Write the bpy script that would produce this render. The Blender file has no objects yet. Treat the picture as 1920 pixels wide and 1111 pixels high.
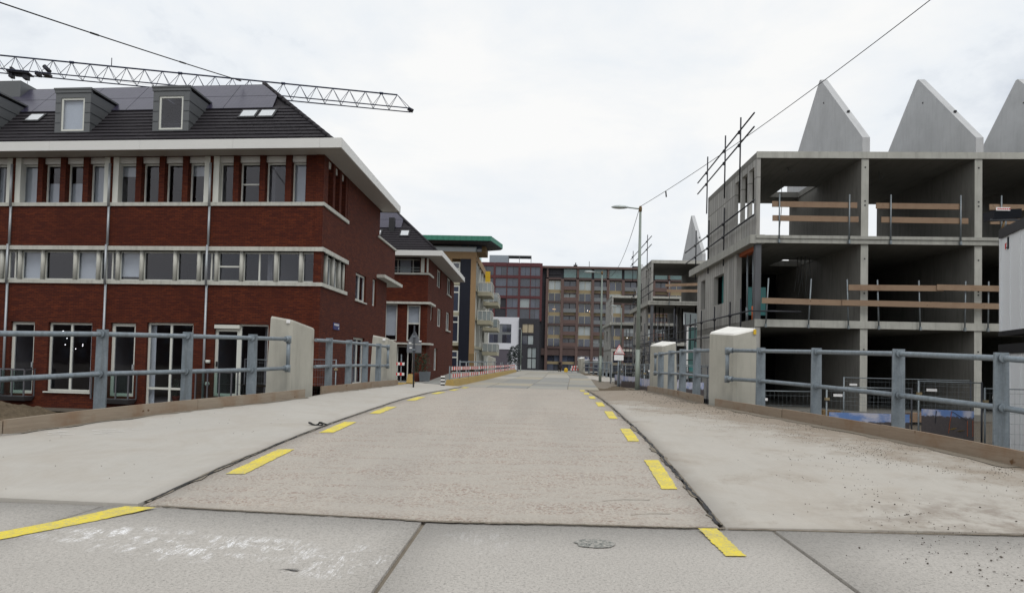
import bpy, bmesh, math, random
from mathutils import Vector, Matrix, noise
R=math.radians
random.seed(7)
S=bpy.context.scene
COL=S.collection
EYE=2.2
# ------------------------------------------------------------------ camera
cd=bpy.data.cameras.new('camera'); cam=bpy.data.objects.new('camera',cd); COL.objects.link(cam)
cd.sensor_width=36; cd.lens=24; cd.shift_y=0.044; cd.clip_start=.05; cd.clip_end=6000
cam.location=(0,0,EYE)
cam.matrix_world=Matrix.Translation((0,0,EYE))@Matrix.Rotation(R(1.92),4,'Z')@Matrix.Rotation(R(91.70),4,'X')@Matrix.Rotation(R(1.35),4,'Z')
S.camera=cam
S.render.resolution_x=1024; S.render.resolution_y=592
# ------------------------------------------------------------------ sky and sun
W=bpy.data.worlds.new('World'); S.world=W; W.use_nodes=True
nt=W.node_tree; nt.nodes.clear(); N=nt.nodes.new; Lk=nt.links.new
SUN_EL,SUN_AZ=52,156
sk=N('ShaderNodeTexSky'); sk.sky_type='NISHITA'; sk.sun_disc=False; sk.sun_elevation=R(SUN_EL); sk.sun_rotation=R(SUN_AZ); sk.dust_density=3
b1=N('ShaderNodeBackground'); b1.inputs[1].default_value=.12; Lk(sk.outputs[0],b1.inputs[0])
tc=N('ShaderNodeTexCoord'); mp=N('ShaderNodeMapping'); mp.inputs['Scale'].default_value=(1,1,2.2); Lk(tc.outputs['Generated'],mp.inputs[0])
n1=N('ShaderNodeTexNoise'); n1.inputs['Scale'].default_value=2.3; n1.inputs['Detail'].default_value=7; n1.inputs['Roughness'].default_value=.58; n1.inputs['Distortion'].default_value=.3; Lk(mp.outputs[0],n1.inputs[0])
cr=N('ShaderNodeValToRGB'); cr.color_ramp.elements[0].position=.33; cr.color_ramp.elements[0].color=(.66,.71,.78,1)
cr.color_ramp.elements[1].position=.60; cr.color_ramp.elements[1].color=(.97,.97,.96,1); e=cr.color_ramp.elements.new(.44); e.color=(.86,.895,.93,1)
Lk(n1.outputs[0],cr.inputs[0])
b2=N('ShaderNodeBackground'); b2.inputs[1].default_value=1.0; Lk(cr.outputs[0],b2.inputs[0])
ms=N('ShaderNodeMixShader'); ms.inputs[0].default_value=.96; Lk(b1.outputs[0],ms.inputs[1]); Lk(b2.outputs[0],ms.inputs[2])
wo=N('ShaderNodeOutputWorld'); Lk(ms.outputs[0],wo.inputs[0])
sl=bpy.data.lights.new('sun','SUN'); sl.energy=1.05; sl.angle=R(22); sl.color=(1,.96,.9)
so=bpy.data.objects.new('sun',sl); COL.objects.link(so)
sd=Vector((math.sin(R(SUN_AZ))*math.cos(R(SUN_EL)),math.cos(R(SUN_AZ))*math.cos(R(SUN_EL)),math.sin(R(SUN_EL))))
so.rotation_euler=(-sd).to_track_quat('-Z','Y').to_euler()
S.view_settings.view_transform='Standard'; S.view_settings.look='None'; S.view_settings.exposure=0.03; S.view_settings.gamma=1
S.view_settings.use_curve_mapping=False
try: S.cycles.max_bounces=8; S.cycles.diffuse_bounces=4; S.cycles.transparent_max_bounces=12
except Exception: pass
# ------------------------------------------------------------------ materials
MT={}
class NB:
    def __init__(s,name):
        s.m=bpy.data.materials.new(name); s.m.use_nodes=True; s.t=s.m.node_tree; s.b=s.t.nodes['Principled BSDF']; MT[name]=s.m
    def n(s,t,**k):
        x=s.t.nodes.new(t)
        for a,v in k.items():
            if a[0]=='i' and a[1:].isdigit(): x.inputs[int(a[1:])].default_value=v
            elif hasattr(x,a): setattr(x,a,v)
            else: x.inputs[a.replace('_',' ')].default_value=v
        return x
    def l(s,a,b): s.t.links.new(a,b)
    def co(s,kind='Object',scale=None):
        c=s.n('ShaderNodeTexCoord').outputs[kind]
        if scale:
            m=s.n('ShaderNodeMapping'); m.inputs['Scale'].default_value=scale; s.l(c,m.inputs[0]); c=m.outputs[0]
        return c
    def noise(s,co,scale,detail=4,rough=.6,dist=0):
        x=s.n('ShaderNodeTexNoise',Scale=scale,Detail=detail,Roughness=rough,Distortion=dist); s.l(co,x.inputs[0]); return x.outputs[0]
    def ramp(s,f,stops):
        r=s.n('ShaderNodeValToRGB'); e=r.color_ramp.elements
        e[0].position,e[0].color=stops[0][0],tuple(stops[0][1])+(1,) if len(stops[0][1])==3 else stops[0][1]
        e[1].position,e[1].color=stops[-1][0],tuple(stops[-1][1])+(1,)
        for p,c in stops[1:-1]:
            q=e.new(p); q.color=tuple(c)+(1,)
        s.l(f,r.inputs[0]); return r.outputs[0]
    def mix(s,f,a,b,mode='MIX'):
        x=s.n('ShaderNodeMix',data_type='RGBA',blend_type=mode)
        for i,v in ((0,f),(6,a),(7,b)):
            if isinstance(v,bpy.types.NodeSocket): s.l(v,x.inputs[i])
            else: x.inputs[i].default_value=v if i==0 else tuple(v)+(1,)
        return x.outputs[2]
    def math(s,op,a,b=0,clamp=False):
        x=s.n('ShaderNodeMath',operation=op,use_clamp=clamp)
        for i,v in ((0,a),(1,b)):
            if isinstance(v,bpy.types.NodeSocket): s.l(v,x.inputs[i])
            else: x.inputs[i].default_value=v
        return x.outputs[0]
    def bump(s,h,st,dist=.01):
        x=s.n('ShaderNodeBump',Strength=st,Distance=dist); s.l(h,x.inputs['Height']); s.l(x.outputs[0],s.b.inputs['Normal'])
    def fin(s,col=None,rough=.7,metal=0,spec=None):
        if col is not None:
            if isinstance(col,bpy.types.NodeSocket): s.l(col,s.b.inputs['Base Color'])
            else: s.b.inputs['Base Color'].default_value=tuple(col)+(1,)
        if isinstance(rough,bpy.types.NodeSocket): s.l(rough,s.b.inputs['Roughness'])
        else: s.b.inputs['Roughness'].default_value=rough
        s.b.inputs['Metallic'].default_value=metal
        if spec is not None: s.b.inputs['Specular IOR Level'].default_value=spec
        return s.m
def sc(c,k): return tuple(min(1,x*k) for x in c)
def simple(name,col,rough=.7,metal=0,var=.18,scale=2.0,bump=.15,bscale=60,spec=None,rand=.0):
    b=NB(name); co=b.co()
    f=b.noise(co,scale,5); c=b.mix(f,sc(col,1-var),sc(col,1+var))
    g=b.noise(co,bscale,3)
    c=b.mix(b.math('MULTIPLY',g,.35),c,sc(col,.7))
    if rand:
        oi=b.n('ShaderNodeObjectInfo'); c=b.mix(b.math('MULTIPLY',oi.outputs['Random'],rand),c,sc(col,.35))
    if bump: b.bump(g,bump,.01)
    return b.fin(c,rough,metal,spec)
simple('white_panel',(.70,.70,.68),.45,var=.06,bump=.02)
simple('soffit',(.40,.37,.34),.6,var=.06,bump=.02)
simple('white_frame',(.66,.67,.62),.4,var=.05,bump=.0)
simple('alu_pipe',(.40,.43,.46),.45,.4,var=.1,bump=0)
simple('zinc',(.125,.132,.138),.5,.25,var=.15,scale=1.2,bump=.02)
simple('zinc_dark',(.05,.055,.06),.5,.2,bump=0)
simple('black_trim',(.012,.012,.015),.5,bump=0)
simple('curtain',(.72,.74,.72),.9,var=.08,scale=6,bump=.05)
simple('room',(.19,.18,.175),.9)
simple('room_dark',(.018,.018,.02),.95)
simple('balcony_grey',(.11,.11,.125),.55,bump=.03)
simple('tile',(.024,.021,.026),.75,spec=.3,var=.3,scale=3,bump=.15,rand=.25)
simple('green_copper',(.035,.20,.135),.6,var=.25,scale=3)
simple('ochre',(.30,.195,.10),.85,var=.15)
simple('ochre_dark',(.2,.13,.06),.85)
simple('navy',(.006,.008,.018),.55,var=.3,spec=.3)
simple('dark_red_frame',(.080,.014,.018),.6,var=.2,scale=.5)
simple('brown_frame',(.070,.043,.040),.7,var=.25,scale=.4)
simple('brown_light',(.115,.072,.064),.75,var=.2,scale=.4)
simple('beige_band',(.27,.215,.125),.8,var=.15,scale=.5)
simple('beige_frame',(.36,.34,.25),.7)
simple('far_white',(.60,.61,.66),.8,var=.05,scale=.4)
simple('far_grey',(.16,.17,.18),.7)
simple('far_black',(.020,.020,.027),.7,var=.2)
simple('garage',(.085,.075,.095),.7)
simple('penthouse',(.28,.32,.36),.5,.3,var=.1)
simple('tube_steel',(.05,.053,.062),.5,.6,var=.3,scale=4,bump=.05)
simple('guard_post',(.22,.25,.27),.5,.6,var=.25)
simple('orange_paint',(.42,.10,.03),.6,var=.3,scale=9)
simple('teal_film',(.05,.25,.25),.35,var=.15)
simple('red_paint',(.62,.03,.03),.6,var=.1)
simple('white_paint',(.75,.74,.72),.5,var=.05)
simple('black_paint',(.015,.015,.015),.5)
simple('sign_white',(.85,.85,.85),.4,var=.03,bump=0)
simple('sign_grey',(.17,.18,.20),.5,.5,var=.1)
simple('yellow_block',(.40,.28,.09),.8,var=.25,scale=3,bump=.3)
simple('lamp_green',(.25,.29,.26),.55,.2,var=.25,scale=3)
simple('lamp_head',(.45,.50,.50),.35,.2)
simple('blue_sign',(.03,.04,.16),.4,bump=0)
simple('cabin_white',(.84,.86,.88),.45,var=.05,scale=1,bump=.02)
simple('wire',(.02,.02,.022),.6,bump=0)
simple('crane_steel',(.035,.045,.085),.5,.3,var=.2)
simple('crane_dark',(.02,.02,.03),.6)
simple('leaf',(.035,.055,.03),.8,var=.4,scale=6)
simple('topiary',(.045,.06,.06),.8,var=.4,scale=3)
simple('bark',(.06,.05,.04),.9)
simple('tar',(.012,.012,.013),.6,var=.3,bump=.4,bscale=40)
simple('strap',(.01,.01,.01),.5)
simple('pebble',(.10,.085,.07),.9,var=.5,scale=8)
simple('joint_dirt',(.21,.18,.14),.95,var=.35,scale=9,bump=.5,bscale=90)
simple('skin',(.35,.2,.14),.6); simple('coat',(.02,.014,.014),.9); simple('trousers',(.25,.23,.2),.9); simple('hair',(.02,.01,.01),.9)
simple('terracotta',(.20,.045,.03),.8); simple('planter_grey',(.13,.15,.17),.6)
simple('floodlight',(.02,.024,.032),.35); simple('far_tree',(.03,.04,.03),.9)
simple('railing_far',(.30,.34,.34),.5,.3)
simple('plastic_yellow',(.65,.42,.02),.5); simple('cable_grey',(.16,.17,.17),.7,bump=0)
# galvanised steel with spangle
b=NB('galvanised'); co=b.co(); v=b.n('ShaderNodeTexVoronoi',Scale=45); b.l(co,v.inputs[0])
f=b.noise(co,7,5); c=b.mix(f,(.135,.17,.20),(.31,.36,.40)); c=b.mix(b.math('MULTIPLY',b.noise(co,90,2),.3),c,(.42,.46,.49))
vv=b.n('ShaderNodeSeparateColor'); b.l(v.outputs['Color'],vv.inputs[0]); c=b.mix(b.math('MULTIPLY',vv.outputs[0],.28),c,(.12,.15,.18))
m=b.n('ShaderNodeMapping'); m.inputs['Scale'].default_value=(9,9,.8); b.l(co,m.inputs[0]); c=b.mix(b.math('MULTIPLY',b.ramp(b.noise(m.outputs[0],2.0,5,.7),[(.48,(0,0,0)),(.68,(1,1,1))]),.5),c,(.115,.125,.13)); b.bump(b.noise(co,120,3),.12,.004)
b.fin(c,b.math('ADD',b.math('MULTIPLY',f,.3),.38),.45)
# brick
def brick(name,c1,c2,mort,k=1.0):
    b=NB(name); co=b.co('UV')
    br=b.n('ShaderNodeTexBrick',Scale=1,Brick_Width=.215*k,Row_Height=.066*k,Mortar_Size=.009*k,Mortar_Smooth=.1,Bias=-.1)
    br.inputs['Color1'].default_value=c1+(1,); br.inputs['Color2'].default_value=c2+(1,); br.inputs['Mortar'].default_value=mort+(1,)
    b.l(co,br.inputs['Vector'])
    m=b.n('ShaderNodeMapping'); m.inputs['Scale'].default_value=(1.5,7,1); b.l(co,m.inputs[0])
    streak=b.noise(m.outputs[0],1.1,4,.65); big=b.noise(co,.35,3)
    c=b.mix(b.ramp(streak,[(.54,(0,0,0)),(.82,(1,1,1))]),br.outputs[0],sc(c2,1.25)); m2=b.n('ShaderNodeMapping'); m2.inputs['Scale'].default_value=(2.2,.16,1); b.l(co,m2.inputs[0]); c=b.mix(b.math('MULTIPLY',b.ramp(b.noise(m2.outputs[0],1.6,5,.7),[(.5,(0,0,0)),(.72,(1,1,1))]),.4),c,sc(c1,.55))
    c=b.mix(b.math('MULTIPLY',b.ramp(big,[(.42,(0,0,0)),(.75,(1,1,1))]),.5),c,sc(c1,.62))
    c=b.mix(b.math('MULTIPLY',b.noise(co,2.6,5,.7),.5),c,sc(c1,.8))
    b.bump(b.math('SUBTRACT',1.0,br.outputs['Fac']),.5,.006)
    return b.fin(c,.9,spec=.25)
brick('brick_red',(.076,.015,.0082),(.152,.034,.012),(.030,.013,.010))
# cast concrete
def concrete(name,col,stain=.35,plank=False,scale=.8,speck=.25):
    b=NB(name); co=b.co(); uv=b.co('UV')
    f=b.noise(co,scale,6,.65); c=b.mix(f,sc(col,.74),sc(col,1.22))
    m=b.n('ShaderNodeMapping'); m.inputs['Scale'].default_value=(3,.35,1); b.l(uv,m.inputs[0])
    st=b.noise(m.outputs[0],2.2,5,.6); c=b.mix(b.math('MULTIPLY',b.ramp(st,[(.48,(0,0,0)),(.74,(1,1,1))]),stain),c,sc(col,.45))
    g=b.noise(co,55,4,.7); c=b.mix(b.math('MULTIPLY',b.ramp(g,[(.55,(0,0,0)),(.75,(1,1,1))]),speck),c,sc(col,.5))
    h=g
    if plank:
        br=b.n('ShaderNodeTexBrick',Scale=1,Brick_Width=.32,Row_Height=9,Mortar_Size=.022,offset=0); b.l(uv,br.inputs['Vector'])
        br.inputs['Color1'].default_value=(1,1,1,1); br.inputs['Color2'].default_value=(.72,.72,.74,1); br.inputs['Mortar'].default_value=(.32,.31,.30,1)
        c=b.mix(.8,c,br.outputs[0],'MULTIPLY'); h=b.math('ADD',b.math('MULTIPLY',g,.4),b.math('SUBTRACT',1,br.outputs['Fac']))
    b.bump(h,.25,.01)
    return b.fin(c,.88,spec=.3)
concrete('concrete_raw',(.20,.196,.18),.55); concrete('concrete_plank',(.42,.415,.39),.6,True)  # concrete_raw: darker than the fronts, puts shade of the shell bays into the colour
concrete('concrete_gable',(.50,.51,.52),.22,scale=.9); concrete('concrete_pillar',(.43,.42,.37),.35,scale=1.5,speck=.12)
concrete('concrete_edge',(.36,.36,.33),.5,scale=3); concrete('concrete_front',(.42,.42,.385),.45,scale=2); concrete('stone_band',(.52,.52,.475),.45,scale=2.5,speck=.12); concrete('steel_column',(.11,.115,.125),.2)
concrete('pillar_top',(.80,.79,.75),.05,scale=2,speck=.05)
# timber
def wood(name,col,col2,stain):
    b=NB(name); co=b.co(); m=b.n('ShaderNodeMapping'); m.inputs['Scale'].default_value=(1.3,1.3,22); b.l(co,m.inputs[0])
    f=b.noise(m.outputs[0],2.2,6,.7,.6); c=b.mix(f,col,col2)
    k=b.noise(co,2.4,4,.6); c=b.mix(b.math('MULTIPLY',b.ramp(k,[(.5,(0,0,0)),(.7,(1,1,1))]),.55),c,stain)
    sp=b.noise(co,9,2,.5); c=b.mix(b.ramp(sp,[(.70,(0,0,0)),(.76,(1,1,1))]),c,sc(stain,.45))
    oi=b.n('ShaderNodeObjectInfo'); c=b.mix(b.math('MULTIPLY',oi.outputs['Random'],.35),c,sc(stain,1.1))
    b.bump(f,.4,.006); return b.fin(c,.9,spec=.2)
wood('kerb_timber',(.19,.16,.125),(.41,.355,.285),(.21,.12,.065)); wood('plank_timber',(.20,.14,.095),(.37,.265,.185),(.19,.12,.08))
# glass: clear pane with strong sky reflection
def glass(name,tint,ior,op):
    b=NB(name); t=b.t; t.nodes.remove(b.b)
    fr=b.n('ShaderNodeFresnel',IOR=ior); tr=b.n('ShaderNodeBsdfTransparent'); tr.inputs[0].default_value=tint+(1,)
    gl=b.n('ShaderNodeBsdfGlossy'); gl.inputs['Roughness'].default_value=.015; gl.inputs[0].default_value=(.92,.92,1,1)
    co=b.co(); w=b.noise(co,1.3,2); bp=b.n('ShaderNodeBump',Strength=.05,Distance=.02); b.l(w,bp.inputs['Height']); b.l(bp.outputs[0],gl.inputs['Normal'])
    ge=b.n('ShaderNodeNewGeometry'); mx=b.n('ShaderNodeMixShader'); b.l(b.math('MULTIPLY',fr.outputs[0],b.math('SUBTRACT',1.0,ge.outputs['Backfacing'])),mx.inputs[0]); b.l(tr.outputs[0],mx.inputs[1]); b.l(gl.outputs[0],mx.inputs[2])
    b.l(mx.outputs[0],t.nodes['Material Output'].inputs[0]); return b.m
glass('glass',(.86,.88,.92),1.65,0); glass('glass_rail',(.7,.8,.78),1.5,0)
def darkglass(name,c1,c2,rnd=.6):
    b=NB(name); oi=b.n('ShaderNodeObjectInfo'); co=b.co(); f=b.noise(co,.9,3)
    c=b.mix(b.math('MULTIPLY',b.math('ADD',oi.outputs['Random'],b.math('SUBTRACT',f,.5)),rnd,True),c1,c2)
    return b.fin(c,.06,spec=.9)
darkglass('far_glass',(.018,.022,.036),(.085,.10,.15)); darkglass('far_curtain',(.24,.28,.29),(.38,.41,.41)); darkglass('teal_glass',(.05,.12,.12),(.14,.24,.23))
darkglass('beige_blind',(.30,.24,.14),(.36,.30,.2)); darkglass('skylight_glass',(.55,.58,.6),(.6,.62,.64)); 
b=NB('solar'); co=b.co('UV'); br=b.n('ShaderNodeTexBrick',Scale=1,Brick_Width=.16,Row_Height=.16,Mortar_Size=.004,offset=0); b.l(co,br.inputs['Vector'])
br.inputs['Color1'].default_value=(.030,.027,.052,1); br.inputs['Color2'].default_value=(.040,.036,.064,1); br.inputs['Mortar'].default_value=(.07,.07,.10,1)
b.fin(br.outputs[0],.3,spec=.6)
# ground surfaces
def deckmat(name,col,kind):
    b=NB(name); co=b.co(); sp=b.n('ShaderNodeSeparateXYZ'); b.l(co,sp.inputs[0])
    big=b.noise(co,.55,5,.6); mid=b.noise(co,3.2,5,.65); fine=b.noise(co,95,3,.7); vf=b.noise(co,230,2,.6)
    c=b.mix(big,sc(col,.84),sc(col,1.15)); c=b.mix(b.math('MULTIPLY',mid,.5),c,sc(col,.88))
    if kind=='aggregate':
        m=b.n('ShaderNodeMapping'); m.inputs['Scale'].default_value=(.7,3.2,1); b.l(co,m.inputs[0]); band=b.noise(m.outputs[0],1.6,6,.72)
        v=b.n('ShaderNodeTexVoronoi',Scale=62); b.l(co,v.inputs[0]); s3=b.n('ShaderNodeSeparateColor'); b.l(v.outputs['Color'],s3.inputs[0])
        chip=b.ramp(s3.outputs[0],[(.0,(.22,.155,.13)),(.2,(.37,.305,.26)),(.45,(.44,.395,.345)),(.8,(.50,.47,.41)),(1,(.28,.25,.23))])
        expo=b.ramp(band,[(.42,(.15,.15,.15)),(.62,(.95,.95,.95))])
        c=b.mix(expo,c,chip); gg=b.ramp(b.noise(co,72,4,.88),[(.46,(0,0,0)),(.66,(1,1,1))]); c=b.mix(b.math('MULTIPLY',gg,b.math('ADD',b.math('MULTIPLY',expo,.36),.10)),c,(.235,.17,.14)); tk=b.n('ShaderNodeMapping'); tk.inputs['Scale'].default_value=(1.5,.13,1); b.l(co,tk.inputs[0]); tr_=b.ramp(b.noise(tk.outputs[0],1.0,4,.6),[(.45,(0,0,0)),(.62,(1,1,1))]); c=b.mix(b.math('MULTIPLY',tr_,.22),c,(.27,.25,.23)); hl=b.ramp(b.noise(co,60,3,.75),[(.58,(0,0,0)),(.68,(1,1,1))]); c=b.mix(b.math('MULTIPLY',hl,.4),c,(.62,.58,.52))
        pit=b.ramp(vf,[(.58,(0,0,0)),(.7,(1,1,1))]); c=b.mix(b.math('MULTIPLY',pit,.5),c,sc(col,.35))
        b.bump(b.math('ADD',fine,v.outputs['Distance']),.25,.005)
    elif kind=='slab':
        pit=b.ramp(b.noise(co,58,5,.88),[(.52,(0,0,0)),(.63,(1,1,1))]); c=b.mix(b.math('MULTIPLY',pit,.60),c,sc(col,.34))
        lt=b.ramp(b.noise(co,42,4,.8),[(.57,(0,0,0)),(.67,(1,1,1))]); c=b.mix(b.math('MULTIPLY',lt,.35),c,sc(col,1.5))
        # chalk scribbles: two marked areas
        def area(x,y,rx,ry):
            dx=b.math('DIVIDE',b.math('SUBTRACT',sp.outputs[0],x),rx); dy=b.math('DIVIDE',b.math('SUBTRACT',sp.outputs[1],y),ry)
            d=b.math('ADD',b.math('MULTIPLY',dx,dx),b.math('MULTIPLY',dy,dy)); return b.math('SUBTRACT',1.0,d,True)
        a=b.math('MAXIMUM',area(-2.55,4.13,.62,.22),b.math('MAXIMUM',area(-1.85,3.92,.75,.3),b.math('MULTIPLY',area(-1.0,3.75,.38,.35),.75)))
        a=b.math('MAXIMUM',a,b.math('MULTIPLY',area(-.3,4.3,.4,.35),.12))
        m=b.n('ShaderNodeMapping'); m.inputs['Rotation'].default_value=(0,0,R(52)); m.inputs['Scale'].default_value=(28,3.4,1); b.l(co,m.inputs[0])
        s1=b.noise(m.outputs[0],.9,5,.8,1.2); patch=b.noise(co,7,4,.7)
        ch=b.math('MULTIPLY',b.ramp(s1,[(.48,(0,0,0)),(.54,(1,1,1))]),b.ramp(patch,[(.47,(0,0,0)),(.60,(1,1,1))]))
        ch=b.math('MULTIPLY',ch,b.math('MULTIPLY',b.math('POWER',a,.8),b.ramp(b.noise(co,110,2),[(.40,(.15,.15,.15)),(.55,(1,1,1))])))
        c=b.mix(b.math('MULTIPLY',ch,1.2,True),c,(.92,.92,.93))
        b.bump(b.math('ADD',fine,b.math('MULTIPLY',pit,-.6)),.45,.006)
    else:
        m=b.n('ShaderNodeMapping'); m.inputs['Scale'].default_value=(4,.8,1); b.l(co,m.inputs[0]); sw=b.noise(m.outputs[0],3.5,4,.6)
        c=b.mix(b.math('MULTIPLY',sw,.5),c,sc(col,1.2)); bl=b.ramp(b.noise(co,1.1,6,.7,.5),[(.45,(0,0,0)),(.68,(1,1,1))]); c=b.mix(b.math('MULTIPLY',bl,.4),c,(.34,.29,.235)); pit=b.ramp(b.noise(co,48,4,.8),[(.58,(0,0,0)),(.70,(1,1,1))]); c=b.mix(b.math('MULTIPLY',pit,.3),c,sc(col,.55))
        if kind=='walk_dirty':
            ed=b.math('ADD',b.math('MULTIPLY',sp.outputs[0],1.0),b.math('MULTIPLY',sp.outputs[1],.34))   # grows towards the kerb board
            ed=b.n('ShaderNodeMapRange',From_Min=5.6,From_Max=7.3); b.l(b.math('ADD',b.math('MULTIPLY',sp.outputs[0],1.0),b.math('MULTIPLY',sp.outputs[1],.34)),ed.inputs[0])
            dm=b.ramp(b.math('ADD',b.noise(co,1.7,6,.72),b.math('MULTIPLY',ed.outputs[0],.42)),[(.56,(0,0,0)),(.82,(1,1,1))])
            c=b.mix(b.math('MULTIPLY',dm,.75),c,(.25,.20,.15)); gr=b.ramp(b.noise(co,60,2,.7),[(.6,(0,0,0)),(.66,(1,1,1))]); c=b.mix(b.math('MULTIPLY',gr,b.math('MULTIPLY',dm,.7)),c,(.06,.045,.035))
            # fan of dirt near the pavement joint
            dx=b.math('DIVIDE',b.math('SUBTRACT',sp.outputs[0],3.4),1.5); dy=b.math('DIVIDE',b.math('SUBTRACT',sp.outputs[1],5.1),.7)
            d=b.math('SUBTRACT',1.0,b.math('ADD',b.math('MULTIPLY',dx,dx),b.math('MULTIPLY',dy,dy)),True)
            d=b.math('MULTIPLY',d,b.ramp(b.noise(co,5,5,.75),[(.42,(0,0,0)),(.62,(1,1,1))])); c=b.mix(b.math('MULTIPLY',d,.6),c,(.19,.15,.12))
        b.bump(b.math('ADD',b.math('MULTIPLY',sw,.6),b.math('MULTIPLY',fine,.4)),.22,.008)
    return b.fin(c,.92,spec=.25)
deckmat('road_aggregate',(.44,.41,.365),'aggregate'); deckmat('front_slab',(.475,.45,.415),'slab'); deckmat('walk_concrete',(.43,.41,.375),'walk'); deckmat('walk_concrete_dirty',(.43,.405,.365),'walk_dirty')
b=NB('far_slab'); co=b.co(); oi=b.n('ShaderNodeObjectInfo'); c=b.ramp(oi.outputs['Random'],[(0,(.26,.27,.26)),(.35,(.33,.33,.31)),(.6,(.46,.41,.31)),(.8,(.38,.37,.33)),(1,(.52,.49,.43))])
c=b.mix(b.math('MULTIPLY',b.noise(co,1.2,5),.35),c,sc((.3,.29,.27),.8)); c=b.mix(b.math('MULTIPLY',b.noise(co,60,3),.4),c,(.2,.2,.19)); b.fin(c,.9,spec=.25)
b=NB('yellow_line'); co=b.co(); wr=b.ramp(b.math('ADD',b.math('MULTIPLY',b.noise(co,42,5,.85),.75),b.math('MULTIPLY',b.noise(co,3.2,4,.7),.25)),[(.47,(1,1,1)),(.60,(.12,.12,.12))]); c=b.mix(wr,(.40,.38,.26),(.78,.63,.05)); c=b.mix(b.math('MULTIPLY',b.ramp(b.noise(co,5,5,.75),[(.42,(0,0,0)),(.68,(1,1,1))]),.55),c,(.45,.38,.16)); b.fin(c,.8,spec=.3)
b=NB('soil'); co=b.co(); c=b.mix(b.noise(co,.25,6,.65),(.085,.07,.055),(.20,.18,.15)); c=b.mix(b.math('MULTIPLY',b.noise(co,9,6,.75),.6),c,(.06,.05,.04)); b.bump(b.noise(co,6,6,.75),.8,.06); b.fin(c,.95,spec=.2)
b=NB('mound_soil'); co=b.co(); c=b.mix(b.noise(co,3,6,.75),(.045,.035,.025),(.24,.19,.13)); b.bump(b.noise(co,12,6,.8),1,.06); b.fin(c,.95,spec=.15)
b=NB('rubble'); co=b.co(); c=b.mix(b.noise(co,5,6,.8),(.05,.05,.05),(.32,.29,.24)); b.bump(b.noise(co,9,6,.8),1,.08); b.fin(c,.95,spec=.2)
b=NB('gravel_patch'); co=b.co(); v=b.n('ShaderNodeTexVoronoi',Scale=70); b.l(co,v.inputs[0]); s3=b.n('ShaderNodeSeparateColor'); b.l(v.outputs['Color'],s3.inputs[0])
c=b.ramp(s3.outputs[0],[(0,(.15,.16,.15)),(.5,(.27,.27,.25)),(1,(.46,.44,.40))]); b.bump(v.outputs['Distance'],1,.01); b.fin(c,.9)
def emis(name,col,st):
    b=NB(name); b.b.inputs['Base Color'].default_value=col+(1,); b.b.inputs['Emission Color'].default_value=col+(1,); b.b.inputs['Emission Strength'].default_value=st
emis('bulb_white',(1,.98,.95),4); emis('bulb_warm',(1,.6,.28),2.5)
# printed construction-photo banner
b=NB('banner_print'); g=b.n('ShaderNodeTexCoord').outputs['UV']; sp=b.n('ShaderNodeSeparateXYZ'); b.l(g,sp.inputs[0]); oi=b.n('ShaderNodeObjectInfo')
cl=b.noise(g,1.7,5,.6); sky=b.mix(b.ramp(cl,[(.42,(0,0,0)),(.6,(1,1,1))]),(.12,.22,.48),(.50,.50,.58))
hz=b.math('ADD',sp.outputs[1],b.math('MULTIPLY',b.noise(g,6,5,.8),-.25)); g2=b.math('MULTIPLY',oi.outputs['Random'],.35); hz=b.math('SUBTRACT',hz,g2); lo=b.mix(b.noise(g,14,5,.8),(.02,.02,.035),(.12,.10,.09))
hr=b.n('ShaderNodeMapRange',From_Min=.50,From_Max=.54); b.l(hz,hr.inputs[0]); c=b.mix(hr.outputs[0],lo,sky); b.fin(c,.5)
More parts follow.
